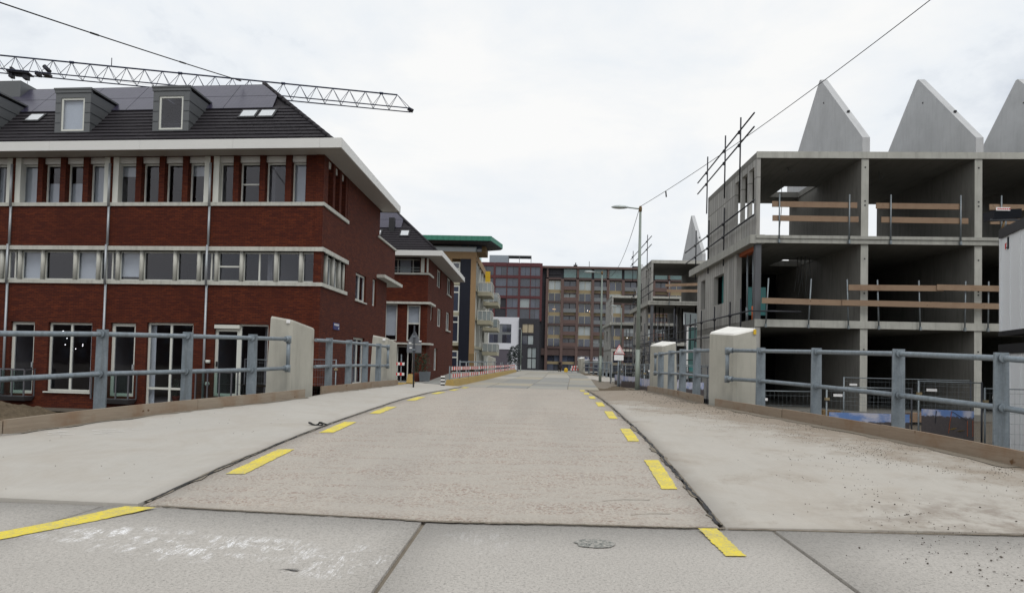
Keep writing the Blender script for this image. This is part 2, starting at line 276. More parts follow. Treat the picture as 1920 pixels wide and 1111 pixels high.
# ------------------------------------------------------------------ builders
def wl(o):
    v=Vector((0,0,0))
    while o is not None: v+=o.location; o=o.parent
    return v
class Fr:
    def __init__(s,o,u,n): s.o=Vector((o[0],o[1],0)); s.u=Vector((u[0],u[1],0)); s.n=Vector((n[0],n[1],0))
    def P(s,u,n,z): return s.o+s.u*u+s.n*n+Vector((0,0,z))
WF=Fr((0,0),(1,0),(0,-1))    # world: u=x, n=-y
class MB:
    def __init__(s): s.v=[]; s.f=[]; s.sm=[]
    def poly(s,pts,sm=False):
        k=len(s.v); s.v+= [tuple(p) for p in pts]; s.f.append(tuple(range(k,k+len(pts)))); s.sm.append(sm)
    def hexa(s,p):  # p: 4 bottom + 4 top
        k=len(s.v); s.v+=[tuple(q) for q in p]
        for f in ((3,2,1,0),(4,5,6,7),(0,1,5,4),(1,2,6,5),(2,3,7,6),(3,0,4,7)): s.f.append(tuple(k+i for i in f)); s.sm.append(False)
        return s
    def fb(s,F,u0,u1,n0,n1,z0,z1):
        return s.hexa([F.P(u0,n0,z0),F.P(u1,n0,z0),F.P(u1,n1,z0),F.P(u0,n1,z0),F.P(u0,n0,z1),F.P(u1,n0,z1),F.P(u1,n1,z1),F.P(u0,n1,z1)])
    def box(s,x0,x1,y0,y1,z0,z1): return s.hexa([(x0,y0,z0),(x1,y0,z0),(x1,y1,z0),(x0,y1,z0),(x0,y0,z1),(x1,y0,z1),(x1,y1,z1),(x0,y1,z1)])
    def prism(s,bot,top):
        n=len(bot); k=len(s.v); s.v+=[tuple(p) for p in bot]+[tuple(p) for p in top]
        s.f.append(tuple(k+i for i in reversed(range(n)))); s.f.append(tuple(k+n+i for i in range(n))); s.sm+=[False,False]
        for i in range(n): j=(i+1)%n; s.f.append((k+i,k+j,k+n+j,k+n+i)); s.sm.append(False)
        return s
    def tube(s,pts,r,n=8,cap=True,r1=None):
        pts=[Vector(p) for p in pts]; m=len(pts); k=len(s.v)
        for i,p in enumerate(pts):
            d=(pts[min(i+1,m-1)]-pts[max(i-1,0)]).normalized()
            a=Vector((0,0,1)) if abs(d.z)<.9 else Vector((1,0,0)); x=d.cross(a).normalized(); y=x.cross(d)
            rr=r if r1 is None else r+(r1-r)*i/(m-1)
            for j in range(n): t=2*math.pi*j/n; s.v.append(tuple(p+x*rr*math.cos(t)+y*rr*math.sin(t)))
        for i in range(m-1):
            for j in range(n): a=k+i*n+j; b=k+i*n+(j+1)%n; s.f.append((a,b,b+n,a+n)); s.sm.append(True)
        if cap: s.f.append(tuple(k+j for j in reversed(range(n)))); s.f.append(tuple(k+(m-1)*n+j for j in range(n))); s.sm+=[False,False]
        return s
    def lathe(s,prof,c=(0,0,0),n=16,ax=(1,1)):
        k=len(s.v); c=Vector(c)
        for r,z in prof:
            for j in range(n): t=2*math.pi*j/n; s.v.append((c.x+r*math.cos(t)*ax[0],c.y+r*math.sin(t)*ax[1],c.z+z))
        for i in range(len(prof)-1):
            for j in range(n): a=k+i*n+j; b=k+i*n+(j+1)%n; s.f.append((a,b,b+n,a+n)); s.sm.append(True)
        s.f.append(tuple(k+j for j in reversed(range(n)))); s.f.append(tuple(k+(len(prof)-1)*n+j for j in range(n))); s.sm+=[False,False]
        return s
    def wall(s,F,u0,u1,z0,z1,ops,n0=0,th=.3):
        us=sorted({u0,u1}|{min(max(v,u0),u1) for o in ops for v in o[:2]}); zs=sorted({z0,z1}|{min(max(v,z0),z1) for o in ops for v in o[2:]})
        for i in range(len(us)-1):
            for j in range(len(zs)-1):
                a,b_,c,d=us[i],us[i+1],zs[j],zs[j+1]; um,zm=(a+b_)/2,(c+d)/2
                if any(o[0]<um<o[1] and o[2]<zm<o[3] for o in ops): continue
                s.poly([F.P(a,n0,c),F.P(b_,n0,c),F.P(b_,n0,d),F.P(a,n0,d)]); s.poly([F.P(a,n0-th,c),F.P(a,n0-th,d),F.P(b_,n0-th,d),F.P(b_,n0-th,c)])
        for a,b_,c,d in list(ops)+[(u0,u1,z0,z1)]:
            for p,q in (((a,c),(b_,c)),((b_,c),(b_,d)),((b_,d),(a,d)),((a,d),(a,c))):
                s.poly([F.P(p[0],n0,p[1]),F.P(q[0],n0,q[1]),F.P(q[0],n0-th,q[1]),F.P(p[0],n0-th,p[1])])
        return s
    def build(s,name,mat,parent=None,kind=None,label=None,recalc=False):
        me=bpy.data.meshes.new(name); off=wl(parent) if parent else Vector((0,0,0))
        me.from_pydata([(x-off.x,y-off.y,z-off.z) for x,y,z in s.v],[],s.f)
        uv=me.uv_layers.new(name='UVMap').data
        me.polygons.foreach_set('use_smooth',s.sm)
        for p in me.polygons:
            nr=p.normal
            if abs(nr.z)>.7:
                for li in p.loop_indices: q=s.v[me.loops[li].vertex_index]; uv[li].uv=(q[0],q[1])
            else:
                t=Vector((-nr.y,nr.x,0)).normalized() if nr.length>0 else Vector((1,0,0))
                for li in p.loop_indices: q=s.v[me.loops[li].vertex_index]; uv[li].uv=(q[0]*t.x+q[1]*t.y,q[2])
        me.materials.append(MT[mat]); o=bpy.data.objects.new(name,me); COL.objects.link(o)
        if parent: o.parent=parent
        if kind: o['kind']=kind
        if label: o['label']=label
        return o
def tag(o,label=None,cat=None,group=None,kind=None):
    if label: o['label']=label
    if cat: o['category']=cat
    if group: o['group']=group
    if kind: o['kind']=kind
    return o
def thing(name,loc,label,cat,group=None):
    o=bpy.data.objects.new(name,None); COL.objects.link(o); o.location=loc; o.empty_display_size=.2
    return tag(o,label,cat,group)
def kids(o): return [c for c in bpy.data.objects if c.parent==o]
def dup(o,loc=None,label=None,rz=None,parent=None):
    ch=kids(o); c=o.copy(); COL.objects.link(c); c.parent=parent
    if loc is not None: c.location=loc
    if rz is not None: c.rotation_euler=(0,0,rz)
    if label: c['label']=label
    for k in ch: dup(k,parent=c)
    return c
def lerp(a,b,t): return a+(b-a)*t
def interp(tab,y):
    if y<=tab[0][0]: return tab[0][1]
    for (a,b),(c,d) in zip(tab,tab[1:]):
        if y<=c: return lerp(b,d,(y-a)/(c-a))
    return tab[-1][1]
# window: frame object > pane, curtain
def window(parent,F,u0,u1,z0,z1,n=-.14,fw=.07,ver=(),hor=(),curtain=(),mat='white_frame',pane='glass',name='window',cmat='curtain',sill=None):
    m=MB(); d=.07
    m.fb(F,u0,u0+fw,n-d,n,z0,z1).fb(F,u1-fw,u1,n-d,n,z0,z1).fb(F,u0+fw,u1-fw,n-d,n,z0,z0+fw).fb(F,u0+fw,u1-fw,n-d,n,z1-fw,z1)
    us=[u0+fw]; zs=[z0+fw]
    for v in ver: m.fb(F,v-fw*.5,v+fw*.5,n-d,n+.004,z0+fw,z1-fw); us+= [v-fw*.5,v+fw*.5]
    us.append(u1-fw)
    for h in hor: m.fb(F,u0+fw,u1-fw,n-d-.004,n-.002,h-fw*.5,h+fw*.5); zs+=[h-fw*.5,h+fw*.5]
    zs.append(z1-fw)
    if sill: m.fb(F,u0-.06,u1+.06,n,sill,z0-.05,z0)
    o=m.build(name,mat,parent)
    for i in range(0,len(us),2):
        for j in range(0,len(zs),2): MB().fb(F,us[i],us[i+1],n-.04,n-.03,zs[j],zs[j+1]).build('pane',pane,o)
    for c in curtain:
        a,b_,e,g=c; MB().fb(F,lerp(u0,u1,a),lerp(u0,u1,b_),n-.20,n-.18,lerp(z0,z1,e),lerp(z0,z1,g)).build('curtain',cmat,o)
    return o
# ================================================================== SETTING: ground, bridge deck
PD=[(-14,1.0),(0,1.07),(4.8,1.09),(5.73,1.17),(6.3,1.20),(7.55,1.27),(8.5,1.305),(9.4,1.33),(11.3,1.37),(13.2,1.41),(16,1.42),(19.1,1.39),(22,1.36),(30,1.33),(45,1.32),(65,1.33),(72,1.28),(85,.9),(100,.5),(120,.3),(200,.2)]
def prof(y):
    return (interp(PD,y-.4)+interp(PD,y)+interp(PD,y+.4))/3
LE=[(-12,-9.5),(2.0,-7.6),(4.8,-6.35),(6.9,-5.49),(8.1,-5.13),(9.8,-4.63),(10.8,-4.35),(12.1,-4.06),(13.3,-4.02),(15.6,-3.86),(18.6,-3.80),(22,-3.76)]
RE=[(-12,9.0),(2.0,6.6),(4.8,5.4),(6.74,4.72),(8.53,4.33),(10.26,3.94),(11.34,3.71),(12.76,3.34),(13.4,3.26),(15.2,3.24),(19.7,3.30),(22,3.3)]
LJ=[(4.9,-2.82),(7.5,-2.73),(11.2,-2.65),(15.9,-2.5),(18.9,-2.38),(22,-2.3)]
RJ=[(4.7,1.31),(7,1.35),(10.7,1.42),(13.1,1.46),(16.8,1.53),(22,1.67)]
def zd(x,y):
    z=prof(y)
    l=interp(LJ,y); r=interp(RJ,y); k=min(1,max(0,(y-4.4)/2.2))
    if x<l: z+=k*.09*min(1,(l-x)/max(.5,l-interp(LE,y)))
    if x>r: z+=k*.07*min(1,(x-r)/max(.5,interp(RE,y)-r))
    return z
def yj(x): return interp([(-9,4.95),(-3.87,4.88),(-2.75,4.86),(-.73,4.70),(1.35,4.74),(3.37,4.80),(7,4.9)],x)
gm=MB(); gm.box(-3000,3000,-3000,3000,-1.5,-.02); tag(gm.build('ground','soil'),kind='structure')
def strip(name,xl,xr,y1,mat,dz,nx=14,dy=.3):
    m=MB(); rows=[]
    ny=int((y1-4.7)/dy)
    for j in range(ny+1):
        row=[]
        for i in range(nx+1):
            t=j/ny; yy=4.7+(y1-4.7)*t
            x=lerp(interp(xl,yy),interp(xr,yy),i/nx); ys=yj(x)+.012; y=ys+(y1-ys)*t
            x=lerp(interp(xl,y),interp(xr,y),i/nx)
            z=zd(x,y)+dz+.004*noise.noise((x*.9,y*.9,0)); row.append((x,y,z))
        rows.append(row)
    k=len(m.v)
    for r in rows: m.v+=r
    for r in rows: m.v+=[(p[0],p[1],p[2]-.22) for p in r]
    w=nx+1; B=len(rows)*w
    for j in range(ny):
        for i in range(nx): a=j*w+i; m.f.append((a,a+1,a+w+1,a+w)); m.sm.append(True)
    for i in range(nx): m.f.append((B+i,B+i+1,i+1,i)); m.sm.append(False); a=ny*w+i; m.f.append((a,a+1,B+a+1,B+a)); m.sm.append(False)
    for j in range(ny):
        a=j*w; m.f.append((a,a+w,B+a+w,B+a)); m.sm.append(False); a=j*w+nx; m.f.append((B+a,B+a+w,a+w,a)); m.sm.append(False)
    return tag(m.build(name,mat),kind='structure')
off=lambda t,d:[(y,x+d) for y,x in t]
road=strip('road_surface',off(LJ,.02),off(RJ,-.02),22.0,'road_aggregate',0)
strip('pavement_left',LE,off(LJ,-.02),22.0,'walk_concrete',.008)
strip('pavement_right',off(RJ,.02),RE,20.6,'walk_concrete_dirty',.008)
# solid bridge abutment beneath the deck
ab=MB(); ys=[-12,2,4.8,6.9,8.1,9.8,10.8,12.1,13.3,15.6,18.6,22]
for a,b_ in zip(ys,ys[1:]):
    L0,L1,R0,R1=interp(LE,a),interp(LE,b_),interp(RE,a),interp(RE,b_)
    ab.prism([(L0+.02,a,-.5),(R0-.02,a,-.5),(R1-.02,b_,-.5),(L1+.02,b_,-.5)],[(L0+.02,a,min(prof(a),1.06)-.26),(R0-.02,a,min(prof(a),1.06)-.26),(R1-.02,b_,prof(b_)-.26),(L1+.02,b_,prof(b_)-.26)])
ab.box(-3.9,3.4,22,72,-.5,1.02); tag(ab.build('bridge_base','concrete_raw'),kind='structure')
# front slabs
apron=bpy.data.objects.new('front_paving',None); COL.objects.link(apron); apron['kind']='structure'
def slab(x0a,x0b,x1a,x1b,ya,mat='front_slab',name='concrete_slab',dz=0):
    m=MB(); n=10; w=6
    tl=[]
    for i in range(w+1):
        t=i/w; xf=lerp(x0b,x1b,t); xn=lerp(x0a,x1a,t); ye=yj(xf)-.008
        col=[]
        for j in range(n+1):
            s_=j/n; x=lerp(xn,xf,s_); y=lerp(ya,ye,s_); col.append((x,y,interp(PD,y)+dz+.002*noise.noise((x*.7,y*.7,3))))
        tl.append(col)
    k=0
    for c in tl: m.v+=c
    for c in tl: m.v+=[(p[0],p[1],p[2]-.16) for p in c]
    q=n+1; B=(w+1)*q
    for i in range(w):
        for j in range(n): a=i*q+j; m.f.append((a,a+q,a+q+1,a+1)); m.sm.append(True)
    for i in range(w): a=i*q; m.f.append((B+a,B+a+q,a+q,a)); a=i*q+n; m.f.append((a,a+q,B+a+q,B+a)); m.sm+=[False]*2
    for j in range(n): a=j; m.f.append((a,a+1,B+a+1,B+a)); a=w*q+j; m.f.append((B+a,B+a+1,a+1,a)); m.sm+=[False]*2
    return m.build(name,mat,apron)
slab(-9.3,-6.2,-3.62,-3.085,-2); slab(-3.59,-3.055,-.78,-.748,-2,dz=.003); slab(-.748,-.716,1.60,1.642,-2); slab(1.625,1.667,8.2,5.4,-2,dz=.004)
m=MB(); m.hexa([(-9.4,-12,.6),(9,-12,.6),(5.3,5.2,.7),(-6.2,5.2,.7),(-9.4,-12,.985),(9,-12,.985),(5.3,4.95,1.075),(-6.2,4.95,1.075)]); m.build('joint_bed','joint_dirt',apron)
slab2=MB(); slab2.hexa([(-9.4,-12,.8),(9,-12,.8),(8.2,-2.03,.85),(-9.2,-2.03,.85),(-9.4,-12,1.01),(9,-12,1.01),(8.2,-2.03,1.055),(-9.2,-2.03,1.055)]).build('concrete_slab','front_slab',apron)
# joint filler strips (irregular), tar beads
def ribbon(name,pts,w,mat,parent,jit=.3,dz=.006,hgt=.008,step=.05,seed=1):
    rnd=random.Random(seed); P=[]
    for (x0,y0),(x1,y1) in zip(pts,pts[1:]):
        n=max(1,int(math.hypot(x1-x0,y1-y0)/step))
        for i in range(n): P.append((lerp(x0,x1,i/n),lerp(y0,y1,i/n)))
    P.append(pts[-1]); m=MB(); n=len(P); k=0
    for i,(x,y) in enumerate(P):
        a=P[max(0,i-1)]; c=P[min(n-1,i+1)]; dx,dy=c[0]-a[0],c[1]-a[1]; l=math.hypot(dx,dy); nx,ny=-dy/l,dx/l
        o=w*jit*(noise.noise((y*2.7,seed,x))*1.6); wa=w*(.5+jit*(noise.noise((y*7,seed+3,0))+rnd.uniform(-.5,.5))); wb=w*(.5+jit*(noise.noise((y*7,seed+9,0))+rnd.uniform(-.5,.5)))
        h=hgt*rnd.uniform(.5,1.3); z=zd(x,y)+dz
        for q in ((o-wa,0),(o,h),(o+wb,0)): m.v.append((x+nx*q[0],y+ny*q[0],z+q[1]))
    for i in range(n-1):
        for j in range(2): a=i*3+j; m.f.append((a,a+1,a+4,a+3)); m.sm.append(False)
    return m.build(name,mat,parent)
jl=[(interp(LJ,y),y) for y in [4.95,5.5,6,7,8,9,10,11,12,14,16,18,20,21.8]]; jr=[(interp(RJ,y),y) for y in [4.82,5.5,6,7,8,9,10,11,12,14,16,18,20,21.8]]
ribbon('sealant_strip',jl,.022,'tar',road,.55,.006,.006,.04,1); ribbon('sealant_strip',jr,.024,'tar',road,.7,.006,.007,.04,5)
ribbon('joint_filler',[(p[0]-.02,p[1]) for p in jl],.07,'joint_dirt',road,.3,.0045,.002,.06,2); ribbon('joint_filler',[(p[0]+.03,p[1]) for p in jr],.09,'joint_dirt',road,.45,.0045,.002,.06,8)
ribbon('joint_filler',[(-2.7,4.865),(-.73,4.70),(1.33,4.745)],.030,'joint_dirt',apron,.6,.001,.002,.04,4)
ribbon('joint_filler',[(1.35,4.745),(3.3,4.80),(5.3,4.85)],.02,'joint_dirt',apron,.5,-.006,.006,.05,11)
# yellow dashes
def dash(pts,parent,dz=.0055):
    # pts: quad (x,y) near-left, near-right, far-right, far-left ; slightly ragged outline following the deck
    m=MB(); n=26; L=[]; Rr=[]
    for i in range(n+1):
        t=i/n; a=(lerp(pts[0][0],pts[3][0],t),lerp(pts[0][1],pts[3][1],t)); c=(lerp(pts[1][0],pts[2][0],t),lerp(pts[1][1],pts[2][1],t))
        j=.006; L.append((a[0]+random.uniform(-j,j),a[1])); Rr.append((c[0]+random.uniform(-j,j),c[1]))
    for i in range(n):
        q=[L[i],Rr[i],Rr[i+1],L[i+1]]; m.poly([(x,y,zd(x,y)+dz+(.004*noise.noise((x*.9,y*.9,0)) if parent is road else .002*noise.noise((x*.7,y*.7,3))+.002)) for x,y in q])
    return m.build('lane_dash','yellow_line',parent)
for y0,y1 in [(5.85,7.0),(8.18,9.26),(10.45,11.68),(13.1,14.3),(15.65,16.9),(18.1,19.3),(20.4,21.6)]:
    x0=interp(LJ,y0)+.14; x1=interp(LJ,y1)+.12; dash([(x0,y0),(x0+.165,y0+.02),(x1+.165,y1+.02),(x1,y1)],road)
for y0,y1 in [(5.76,6.98),(8.13,9.33),(10.65,11.9),(12.86,14.08),(15.3,16.5),(17.7,18.9),(20.2,21.4)]:
    x1=interp(RJ,y0)-.11; x2=interp(RJ,y1)-.07; dash([(x1-.135,y0),(x1,y0+.02),(x2,y1+.02),(x2-.145,y1)],road)
dash([(1.15,4.08),(1.27,4.09),(1.265,4.715),(1.135,4.705)],apron)
dash([(-3.30,3.92),(-3.115,3.90),(-2.66,4.80),(-2.90,4.81)],apron); dash([(-4.1,3.3),(-3.85,3.28),(-3.33,3.93),(-3.50,4.0)],apron)
for P_ in ([(.55,5.35),(.72,5.41),(.93,5.42)],[(.72,5.0),(.86,5.05),(1.02,5.06)],[(-1.7,8.4),(-1.45,8.46),(-1.2,8.44)],[(-.4,11),(-.1,11.05),(.3,11.0)]): ribbon('crack',P_,.007,'joint_dirt',road,.5,.004,.001,.03,13)
# damaged patch, strap, scraps
m=MB(); c=(.40,4.27); ring=[(c[0]+.125*math.cos(t)*(1+.22*noise.noise((math.cos(t)*2,math.sin(t)*2,1))),c[1]+.10*math.sin(t)*(1+.22*noise.noise((math.cos(t)*2,math.sin(t)*2,5)))) for t in [2*math.pi*i/28 for i in range(28)]]
m.poly([(x,y,prof(y)+.005) for x,y in ring]); m.build('repair_patch','gravel_patch',apron)
def scrap(px,py,s,rot,label,seed):
    rnd=random.Random(seed); m=MB(); P=[]
    for i in range(26):
        t=2*math.pi*i/26; r=s*(1+.35*math.sin(3*t+seed)+rnd.uniform(-.1,.1)); x=r*math.cos(t)*1.0; y=r*math.sin(t)*.45
        P.append((px+x*math.cos(rot)-y*math.sin(rot),py+x*math.sin(rot)+y*math.cos(rot),zd(px,py)+.025+.02*math.sin(2*t+1)))
    P.append(P[0]); m.tube(P,.011,5,False); m.tube([P[3],(P[3][0]+.05,P[3][1]+.04,P[3][2]-.01),(P[3][0]+.09,P[3][1]+.02,zd(px,py)+.02)],.010,5)
    return tag(m.build('rubber_strap','strap'),label,'strap')
scrap(-2.80,8.75,.075,.3,'curled black rubber strap lying on the left joint of the road',3)
m=MB()
for i in range(14):
    t=i/13; m.poly([( -1.31+.10*t,3.545+.012*math.sin(5*t),prof(3.5)+.006),(-1.31+.10*(t+.08),3.545+.012*math.sin(5*(t+.08)),prof(3.5)+.007),(-1.30+.10*(t+.06),3.56+.02*math.sin(3*t),prof(3.5)+.009)])
tag(m.build('leaf_scrap','strap'),'small dark leaf scrap on the front slab left of the middle joint','scrap')
rnd=random.Random(21); m=MB()
for i in range(26):
    x=rnd.uniform(-5.75,-4.4); y=interp([(-5.8,6.95),(-4.4,7.45)],x)+rnd.uniform(-.25,.2); l=rnd.uniform(.03,.16); a=rnd.uniform(.5,.9); w_=.006
    q=[(x-w_,y),(x+w_,y-w_),(x+l*math.cos(a)+w_,y+l*math.sin(a)-w_),(x+l*math.cos(a),y+l*math.sin(a))]; m.poly([(u,v,zd(u,v)+.0135) for u,v in q])
m.build('chalk_mark','white_paint',bpy.data.objects['pavement_left'])
# pebbles
m=MB(); rnd=random.Random(11)
def peb(x,y,r):
    z=zd(x,y)+.008+r*.35; k=len(m.v)
    pts=[(r,0,0),(-r,0,0),(0,r,0),(0,-r,0),(0,0,r*.7),(0,0,-r*.7)]; a=rnd.uniform(0,3)
    for p in pts:
        q=[p[0]*rnd.uniform(.7,1.3),p[1]*rnd.uniform(.7,1.3),p[2]]; m.v.append((x+q[0]*math.cos(a)-q[1]*math.sin(a),y+q[0]*math.sin(a)+q[1]*math.cos(a),z+q[2]))
    for f in ((0,2,4),(2,1,4),(1,3,4),(3,0,4),(2,0,5),(1,2,5),(3,1,5),(0,3,5)): m.f.append(tuple(k+i for i in f)); m.sm.append(False)
for i in range(9000):
    y=3.2+rnd.random()**1.3*11; xr=interp(RE,y)-.1; x=xr-abs(rnd.gauss(0,1))*(.9 if y>6 else 1.4)
    if x<interp(RJ,y)+.1 : continue
    if y<6.4: x=rnd.uniform(1.75,4.6) if rnd.random()<.75 else rnd.gauss(3.3,.5)
    if y<6.4 and rnd.random()>(x-1.2)/3.0: continue
    if noise.noise((x*1.3,y*1.1,7))+.5*noise.noise((x*4,y*4,2))<rnd.uniform(-.25,.45): continue
    peb(x,y,rnd.choice([.002,.003,.003,.004,.004,.005,.006])*(1.7 if y<7.5 and rnd.random()<.08 else 1))
for i in range(40):
    y=3.6+rnd.random()*2; peb(3.0+rnd.gauss(0,.5),y,rnd.choice([.004,.006,.009]))
for i in range(60):
    y=5+rnd.random()*10; peb(rnd.uniform(-5,-2.9),y,.005)
for i in range(500):
    y=11+rnd.random()*9; peb(interp(RE,y)-abs(rnd.gauss(0,.35))-.05,y,rnd.choice([.004,.006,.009]))
tag(m.build('loose_gravel','pebble'),'scattered small dark stones and grit on the right pavement','gravel',kind='stuff')
# far road slabs
far=bpy.data.objects.new('far_road',None); COL.objects.link(far); far['kind']='structure'
XL=[(22,-2.55),(27,-2.5),(59,-1.7),(72,-1.4)]; XR=[(22,2.1),(23.6,2.2),(42.5,3.45),(59,4.1),(72,4.4)]
rows=[22.03,24.6,27.6,31.2,35.4,40.5,46,52,58,64,72]; cols=[0,.22,.50,.78,1]
for r0,r1 in zip(rows,rows[1:]):
    for c0,c1 in zip(cols,cols[1:]):
        q=[]
        for y,c in ((r0+.03,c0),(r0+.03,c1),(r1,c1),(r1,c0)):
            x=lerp(interp(XL,y),interp(XR,y),c); q.append((x+(.02 if c==c0 else 0),y,prof(y)+random.uniform(-.006,.006)))
        MB().prism([(x,y,z-.2) for x,y,z in q],q).build('road_slab','far_slab',far)
m=MB(); m.poly([(-2.6,22,1.335),(4.4,22,1.325),(4.5,72,1.27),(-1.5,72,1.27)]); 
m.build('slab_bed','joint_dirt',far)
m=MB()
for a,b_ in zip([72,78,85,92,100,110,120,150],[78,85,92,100,110,120,150,178]): m.poly([(-14,a,prof(a)),(16,a,prof(a)),(16,b_,prof(b_)),(-14,b_,prof(b_))])
m.build('quay_street','far_slab',far)
# sloping side path towards the second house, verge on the right
m=MB(); ysn=[20.0,22,24,26,28,30,33,36,40,45,50,56,62,70]
def zp(x,y):
    t=min(1,max(0,(-2.7-x)/4.8)); s_=min(1,max(0,(y-21)/10)); w=.62 if y<48 else lerp(.62,1.05,min(1,(y-48)/14)); return lerp(prof(y)-.01,lerp(prof(y)-.03,w,s_),t)
for a,b_ in zip(ysn,ysn[1:]):
    for i in range(8):
        x0,x1=-2.5-i*.9,-2.5-(i+1)*.9
        m.poly([(x0,a,zp(x0,a)-.005),(x0,b_,zp(x0,b_)-.005),(x1,b_,zp(x1,b_)-.005),(x1,a,zp(x1,a)-.005)])
tag(m.build('side_path','far_slab'),kind='structure')
m=MB()
for a,b_ in zip([20.6,22,24,27,30,34,38,44,50,60,70],[22,24,27,30,34,38,44,50,60,70,72]):
    nn=6
    for i in range(nn):
        def X(y,i): return lerp(interp(XR,y)+.0 if y>22 else 1.9,3.5 if y<34 else 5.2,i/nn)
        m.poly([(X(a,i),a,prof(a)-.02+.05*noise.noise((X(a,i)*2,a,0))*(i>0)),(X(a,i+1),a,prof(a)-.02+.05*noise.noise((X(a,i+1)*2,a,0))),(X(b_,i+1),b_,prof(b_)-.02+.05*noise.noise((X(b_,i+1)*2,b_,0))),(X(b_,i),b_,prof(b_)-.02+.05*noise.noise((X(b_,i)*2,b_,0))*(i>0))])
tag(m.build('soil_verge','mound_soil'),kind='structure')
m=MB(); m.poly([(3.5,34,1.325),(5.2,34,1.325),(5.3,72,1.28),(4.2,72,1.28),(3.2,40,1.325)]); tag(m.build('pavement_far','walk_concrete'),kind='structure')
# site ground slope beneath the right-hand shell
m=MB(); m.hexa([(6.8,22.2,-.3),(40,21.2,-.3),(40,60,-.3),(6.8,60,-.3),(6.8,23.4,.53),(40,22.4,.53),(40,60,.53),(6.8,60,.53)]); tag(m.build('site_terrace','soil'),kind='structure')
# soil mounds
def mound(name,cx,cy,rx,ry,h,mat,label,seed,z0=-.02,n=46):
    m=MB(); 
    for j in range(n+1):
        for i in range(n+1):
            u,v=i/n*2-1,j/n*2-1; d=math.hypot(u,v); e_=max(0,1-d*d)
            z=h*e_**1.2*(1+.5*noise.noise((u*2.2,v*2.2,seed)))+ (.10*noise.noise((u*7,v*7,seed))+.07*noise.noise((u*17,v*17,seed)))*min(1,e_*3)*h*1.6
            m.v.append((cx+u*rx,cy+v*ry,z0+max(z,-.02)))
    w=n+1
    for j in range(n):
        for i in range(n): a=j*w+i; m.f.append((a,a+1,a+w+1,a+w)); m.sm.append(False)
    return tag(m.build(name,mat),label,'soil heap',kind='stuff')
mound('soil_mound',-18.3,22.3,2.4,1.7,.50,'mound_soil','heap of brown soil and roots in front of the brick house, far left',1)
mound('soil_mound',-13.5,23.3,4.5,1.5,.14,'mound_soil','low strip of dark soil along the foot of the brick house',4)
mound('rubble_mound',11.2,13.4,2.4,2.0,1.0,'rubble','pile of grey rubble and broken slabs beside the white site cabin',9)
# ================================================================== HOUSE 1
F1=Fr((-8.15,25.5),(-1,.075),(0,-1)); S1=Fr((-8.146,25.49),(0,1),(1,0)); LEN=26.2; DEP=9.1
house=thing('brick_house',(-8.15,25.5,0),'large red brick terrace with grey dormers, solar panels and white eaves on the left','house')
PIPES=[4.5,8.66,12.85,17.0,21.2]
g_ops=[(2.0,4.16,.62,3.40),(5.02,6.92,.14,3.40),(7.39,8.43,.5,3.36),(9.21,11.07,.62,3.34),(11.66,12.70,.5,3.34),(13.5,15.4,.62,3.34),(15.9,16.9,.5,3.34),(18,19.9,.62,3.34),(22,24,.62,3.34)]
top_u=[(.72,4.22)]+[(a+.18,b_-.18) for a,b_ in zip(PIPES,PIPES[1:])]+[(PIPES[-1]+.18,25.6)]
ops=g_ops+[(.02,25.8,5.02,6.2)]+[(a,b_,8.08,9.90) for a,b_ in top_u]
sops=[(.02,3.35,5.02,6.2),(.55,3.35,8.08,9.90),(5.0,6.9,4.84,6.1),(4.9,6.9,1.0,3.15),(8.2,9.0,4.84,6.2)]
w=MB(); w.wall(F1,0,LEN,-.15,9.95,ops,0,.3); w.wall(S1,.0,DEP,-.15,9.95,sops,0,.3); w.build('wall','brick_red',house)
# far end and rear walls close the volume
MB().fb(F1,LEN,LEN+.3,-9.1,0,-.15,9.95).fb(F1,-.0,LEN,-9.4,-9.1,-.15,9.95).build('rear_wall','brick_red',house)
# rear wing
wops=[(.35,1.1,4.85,6.2)]
WGa=Fr((-8.152,34.6),(0,1),(1,0))
w=MB(); w.fb(WGa,.0,4.3,-3.0,0,6.38,8.40); w.fb(WGa,0,2.4,-3.0,-.01,-.15,6.38); w.build('rear_wing','brick_red',house)
MB().fb(WGa,-.1,4.4,-3.1,.08,8.40,8.50).build('wing_coping','stone_band',house)
MB().fb(WGa,-.1,4.6,-1.0,.42,6.34,6.50).build('wing_canopy','stone_band',house)
# interior floors and partitions
m=MB()
for z0,z1 in ((.05,.30),(3.55,4.3),(6.5,7.2),(9.75,9.95)): m.fb(F1,.31,LEN,-9.0,-.31,z0,z1)
for p in [2.2]+PIPES: m.fb(F1,p-.1,p+.1,-9,-.45,.3,9.75)
m.fb(F1,.31,LEN,-6.2,-6.0,.3,9.75); m.build('interior','room',house)
# stone bands
def band(z0,z1,out,side_to,rec=0):
    m=MB(); L=0
    cuts=[0,2.45,4.5,8.66,12.85,17,21.2,26.2]
    for i in range(len(cuts)-1):
        MB_=MB(); MB_.fb(F1,cuts[i]+(.004 if i else -out),cuts[i+1]-.004,-.28,out,z0,z1).build('stone_band','stone_band',house)
    MB().fb(S1,.0,side_to,-.28,out,z0,z1).build('stone_band','stone_band',house)
band(4.88,5.02,.07,3.45); band(6.2,6.36,.09,3.45); band(7.94,8.08,.06,3.45)
